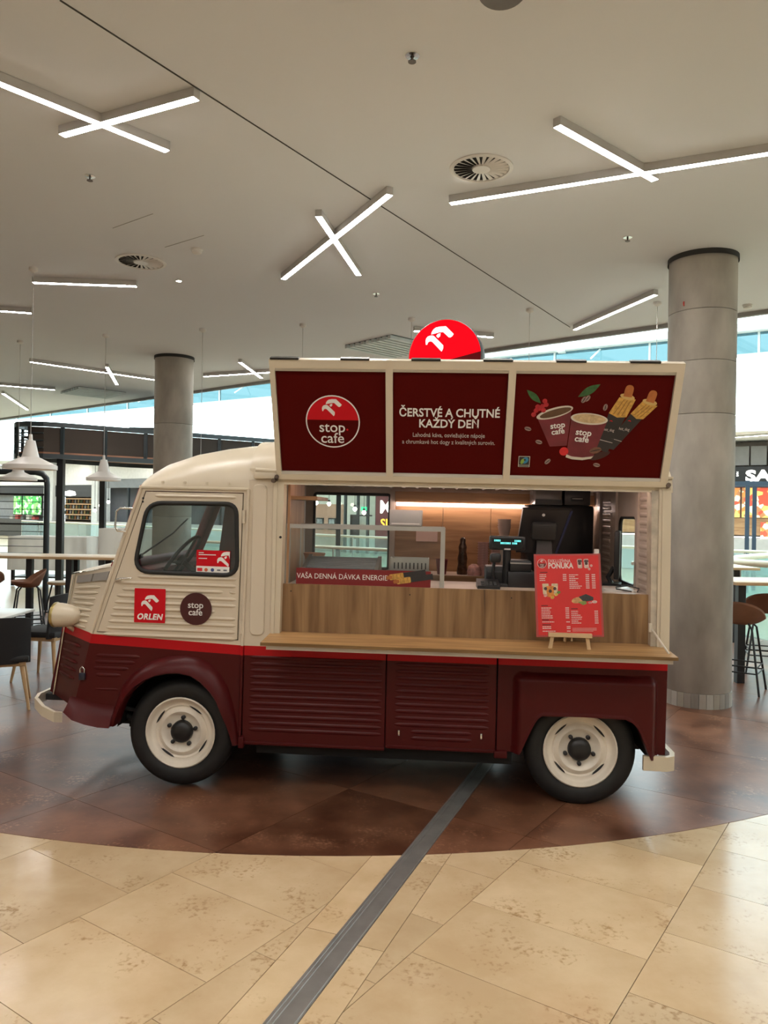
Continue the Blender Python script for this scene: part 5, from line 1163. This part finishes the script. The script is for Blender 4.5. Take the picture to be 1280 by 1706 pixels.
# middle: white glazed front with maroon banner
t = shop('glazed_shop', 'pale glazed shop front seen through the truck service window', -16)
MB().box(-4.5, 4.5, .4, .5, 0, 4.15).build('shop_wall', mat('shop_cream_wall', (.78, .74, .68), .6), t); MB().box(-2.2, -.5, .36, .40, 0, 2.05).build('salmon_wall', mat('salmon', (.55, .30, .22), .6), t)
for x in (-1.85, -.15, .5, 1.0, 1.45, 3.2): MB().box(x - .05, x + .05, .0, .10, 0, 3.4).build('mullion', STEEL, t)
for a, b in ((-1.8, -.2), (-.1, .45), (.55, .95), (1.05, 1.40), (2.3, 3.15)): MB().box(a, b, .04, .05, .05, 3.3).build('shop_pane', glass('shop_pane', (.95, .98, .97), .06), t)
MB().box(.2, .28, -.1, 0, 0, 1.62).box(.2, 1.25, -.1, 0, 1.56, 1.62).box(.2, .62, -.08, -.02, .6, 1.6).build('door_frame', BLKMET, t)
MB().box(1.5, 2.35, -.12, -.06, .2, 3.3).build('banner', mat('banner_red_brown', (.09, .012, .016), .5), t)
text('lettering', 'M', .75, 1.98, 1.93, -.13, SIGNW, t, bold=.01, th=.01); text('lettering', 'SI', .52, 1.93, 1.26, -.13, mat('lit_sign_yellow', (1, .55, .05), .5, noise=0, emit=.9), t, bold=.01, th=.01)
for x in (-1.72, -1.05): MB().box(x - .2, x + .2, .30, .35, .95, 1.45).build('picture_frame', BLKMET, t); MB().box(x - .14, x + .14, .28, .30, 1.02, 1.40).build('picture', mat('picture_grey', (.3, .3, .32), .5, noise=.4, scale=8), t)
MB().box(.72, .98, -.05, 0, 1.8, 1.95).build('exit_sign', mat('exit_green', (.05, .7, .3), .5, noise=0, emit=.8), t)
# left shops
t = shop('screen_shop', 'shop with two bright green picture screens far at the left', -39)
MB().box(-4, 1.8, .4, .5, 0, 4.15).build('shop_wall', mat('shop_grey_wall', (.30, .30, .30), .7), t); MB().box(-4, 1.8, -.02, .38, 2.97, 4.15).build('bulkhead', mat('added_pale_panel', (.72, .71, .69), .7), t); MB().box(-4, 1.6, -.05, .2, 2.45, 2.95).build('fascia', BLKF, t)  # bulkhead: pale panel added above the fascia to brighten the dull shop front
GRN = voro('green_screen_picture', [(.06, .45, .08), (.25, .75, .15), (.5, .9, .45), (.03, .22, .05)], 5, .75)
for a, b in ((-1.4, -.62), (-.48, 1.32)): MB().box(a - .05, b + .05, .02, .06, 1.22, 2.40).build('screen_frame', BLKMET, t); MB().box(a, b, .0, .02, 1.28, 2.34).build('screen', GRN, t)
MB().box(-4, 1.6, -.4, .2, 0, 1.0).build('shop_counter', mat('counter_dark', (.06, .055, .05), .5), t)
for i in range(5): MB().box(-1.3 + i * .55, -1.0 + i * .55, -.3, -.05, 1.0, 1.18 + .06 * (i % 2)).build('counter_box', mat('counter_box_%d' % (i % 3), ((.5, .45, .38), (.4, .06, .05), (.10, .09, .08))[i % 3], .5), t)
t = shop('bottle_shop', 'dark bar with lit shelves of bottles far behind the kiosk posts', -35)
MB().box(-1.26, 2.0, .6, .7, 0, 4.15).build('shop_wall', mat('bar_dark_wall', (.05, .04, .035), .7), t); MB().box(-1.26, 2.0, -.02, .38, 2.97, 4.15).build('bulkhead', mat('added_pale_panel', (.72, .71, .69), .7), t); MB().box(-1.26, 2.0, -.05, .2, 2.32, 2.95).build('fascia', mat('bar_fascia', (.04, .04, .042), .5), t)  # bulkhead here is the same added pale panel, brightening the zone over the bar
plate('sign_blob', [rpoly([(-.65, 2.40), (-.55, 2.66), (-.25, 2.60), (.05, 2.68), (.55, 2.60), (.62, 2.40), (.1, 2.36)], .06)], -.09, .03, SIGNW, t)
bottles = []
for k, c_ in enumerate(((.30, .12, .03), (.08, .12, .05), (.45, .30, .12), (.35, .32, .28))):
    bm_ = MB().lathe([(0, 0), (.045, 0), (.045, .13), (.016, .17), (.016, .21), (0, .21)], 8).mesh('bottle'); bm_.materials.append(mat('bar_bottle_%d' % k, c_, .2)); bottles.append(bm_)
WARM = mat('warm_shelf_light', (1, .66, .34), .5, noise=0, emit=2.0)
for i in range(4):
    z = 1.05 + i * .30; MB().box(-1.2, 1.9, .25, .58, z, z + .03).build('shelf', mat('bar_shelf', (.16, .09, .045), .6), t); MB().box(-1.2, 1.9, .56, .58, z + .26, z + .275).build('shelf_light', WARM, t)
    for j in range(12):
        x = -1.1 + j * .26 + .05 * ((i * 7 + j * 3) % 3); k = (i * 5 + j * 3) % 4
        o = bpy.data.objects.new('bottle', bottles[k]); C.objects.link(o); o.matrix_world = SM @ Matrix.Translation((-35 + x, .40, z + .03))
        tag(o, ['small amber', 'small dark green', 'small golden', 'small clear'][k] + ' bottle on the lit shelves of the far bar', 'bottle', 'bottles on the far bar shelves')
MB().box(-1.26, 2.0, -.4, .0, 0, .95).build('bar_counter', mat('bar_counter', (.30, .22, .15), .4), t)
t = shop('grey_shop', 'dark grey shop with hanging bulbs far beside the truck mirror', -29)
MB().box(-3.3, 9, .6, .7, 0, 4.15).build('shop_wall', mat('slate_wall', (.09, .09, .10), .7), t); MB().box(-3.3, 9, -.02, .38, 3.27, 4.15).build('bulkhead', mat('added_pale_panel', (.72, .71, .69), .7), t); MB().box(-3.3, 9, -.05, .2, 2.8, 3.25).build('fascia', mat('slate_fascia', (.20, .21, .22), .5), t)  # bulkhead: added pale panel that brightens the wall above this shop
for i in range(6): MB().box(-3.3 + i * 2.2, -3.2 + i * 2.2, -.05, .05, 0, 2.8).build('mullion', STEEL, t)
MB().box(-3, 8.5, -.5, .0, 0, 1.0).build('shop_counter', mat('counter_pale', (0, 0, 0)), t)
for s_, wd, l in ((-37.15, .85, 'wide pale pilaster between the screen shop and the bottle bar'), (-32.85, .5, 'slim pale pilaster beside the bottle bar'), (-43.85, .7, 'pale pilaster far at the left picture edge')):
    t = thing('shop_pilaster', l, 'pilaster', SM @ Matrix.Translation((s_, 0, 0)), 'gallery pilasters'); MB().box(0, wd, -.2, .38, 0, 4.15).build('shaft', mat('pilaster_white', (.62, .62, .60), .6), t); MB().box(-.02, wd + .02, -.22, .38, 0, .15).build('plinth', mat('plinth_grey', (.3, .3, .3), .6), t)
def bulb(s, z, d, label):
    t = thing('hanging_bulb', label, 'hanging bulb', SM @ Matrix.Translation((s, d, 0)), 'hanging bulbs')
    MB().cyl((0, 0, z + .1), (0, 0, 4.19), .012, 6).build('cord', BLKMET, t); MB().cyl((0, 0, z + .06), (0, 0, z + .16), .05, 10).build('socket', BLKMET, t, 50)
    MB().lathe([(0, z - .11), (.07, z - .06), (.09, z), (.05, z + .07), (.03, z + .09)], 14).build('bulb_glass', mat('bulb_glow', (1, .88, .7), .5, noise=0, emit=9), t, 60)
for i, (s, z, d) in enumerate(((-31.55, 1.86, -.6), (-30.9, 2.05, -.6), (-31.6, 1.6, -.9), (-17.06, 2.10, -.8), (-16.39, 2.06, -.8), (-15.0, 1.86, -.9), (-14.55, 1.72, -.9))):
    bulb(s, z, d, ['hanging bulb in front of the dark grey shop', 'hanging bulb seen through the truck service window'][i > 2])
# blue armchairs on the far side of the truck
def armchair(label, M):
    t = thing('blue_armchair', label, 'armchair', M, 'blue grey lounge chairs')
    BL = mat('blue_grey_fabric', (.16, .22, .28), .9, noise=.1)
    MB().box(-.42, .42, -.40, .35, .15, .42, .05).build('seat', BL, t, 40)
    MB().grid(lambda u, v: (-.45 + .9 * u, .30 + .10 * v - .25 * (abs(u - .5) * 2) ** 4, .40 + (.50 + .14 * (abs(u - .5) * 2) ** 2) * v), 16, 6).grid(lambda u, v: (-.45 + .9 * u, .40 + .10 * v - .25 * (abs(u - .5) * 2) ** 4, .40 + (.50 + .14 * (abs(u - .5) * 2) ** 2) * v), 16, 6).grid(lambda u, v: (-.45 + .9 * u, .40 + .10 * v - .25 * (abs(u - .5) * 2) ** 4, .90 + .14 * (abs(u - .5) * 2) ** 2), 16, 1).build('backrest', BL, t, 60)
    for x in (-.35, .35):
        for y in (-.3, .3): MB().cyl((x, y, 0), (x, y, .16), .02, 8).build('leg', BLKMET, t, 50)
    return t
a0 = armchair('blue grey lounge chair seen low through the truck service window', at(-.52, 9.4, 0, R(180)))
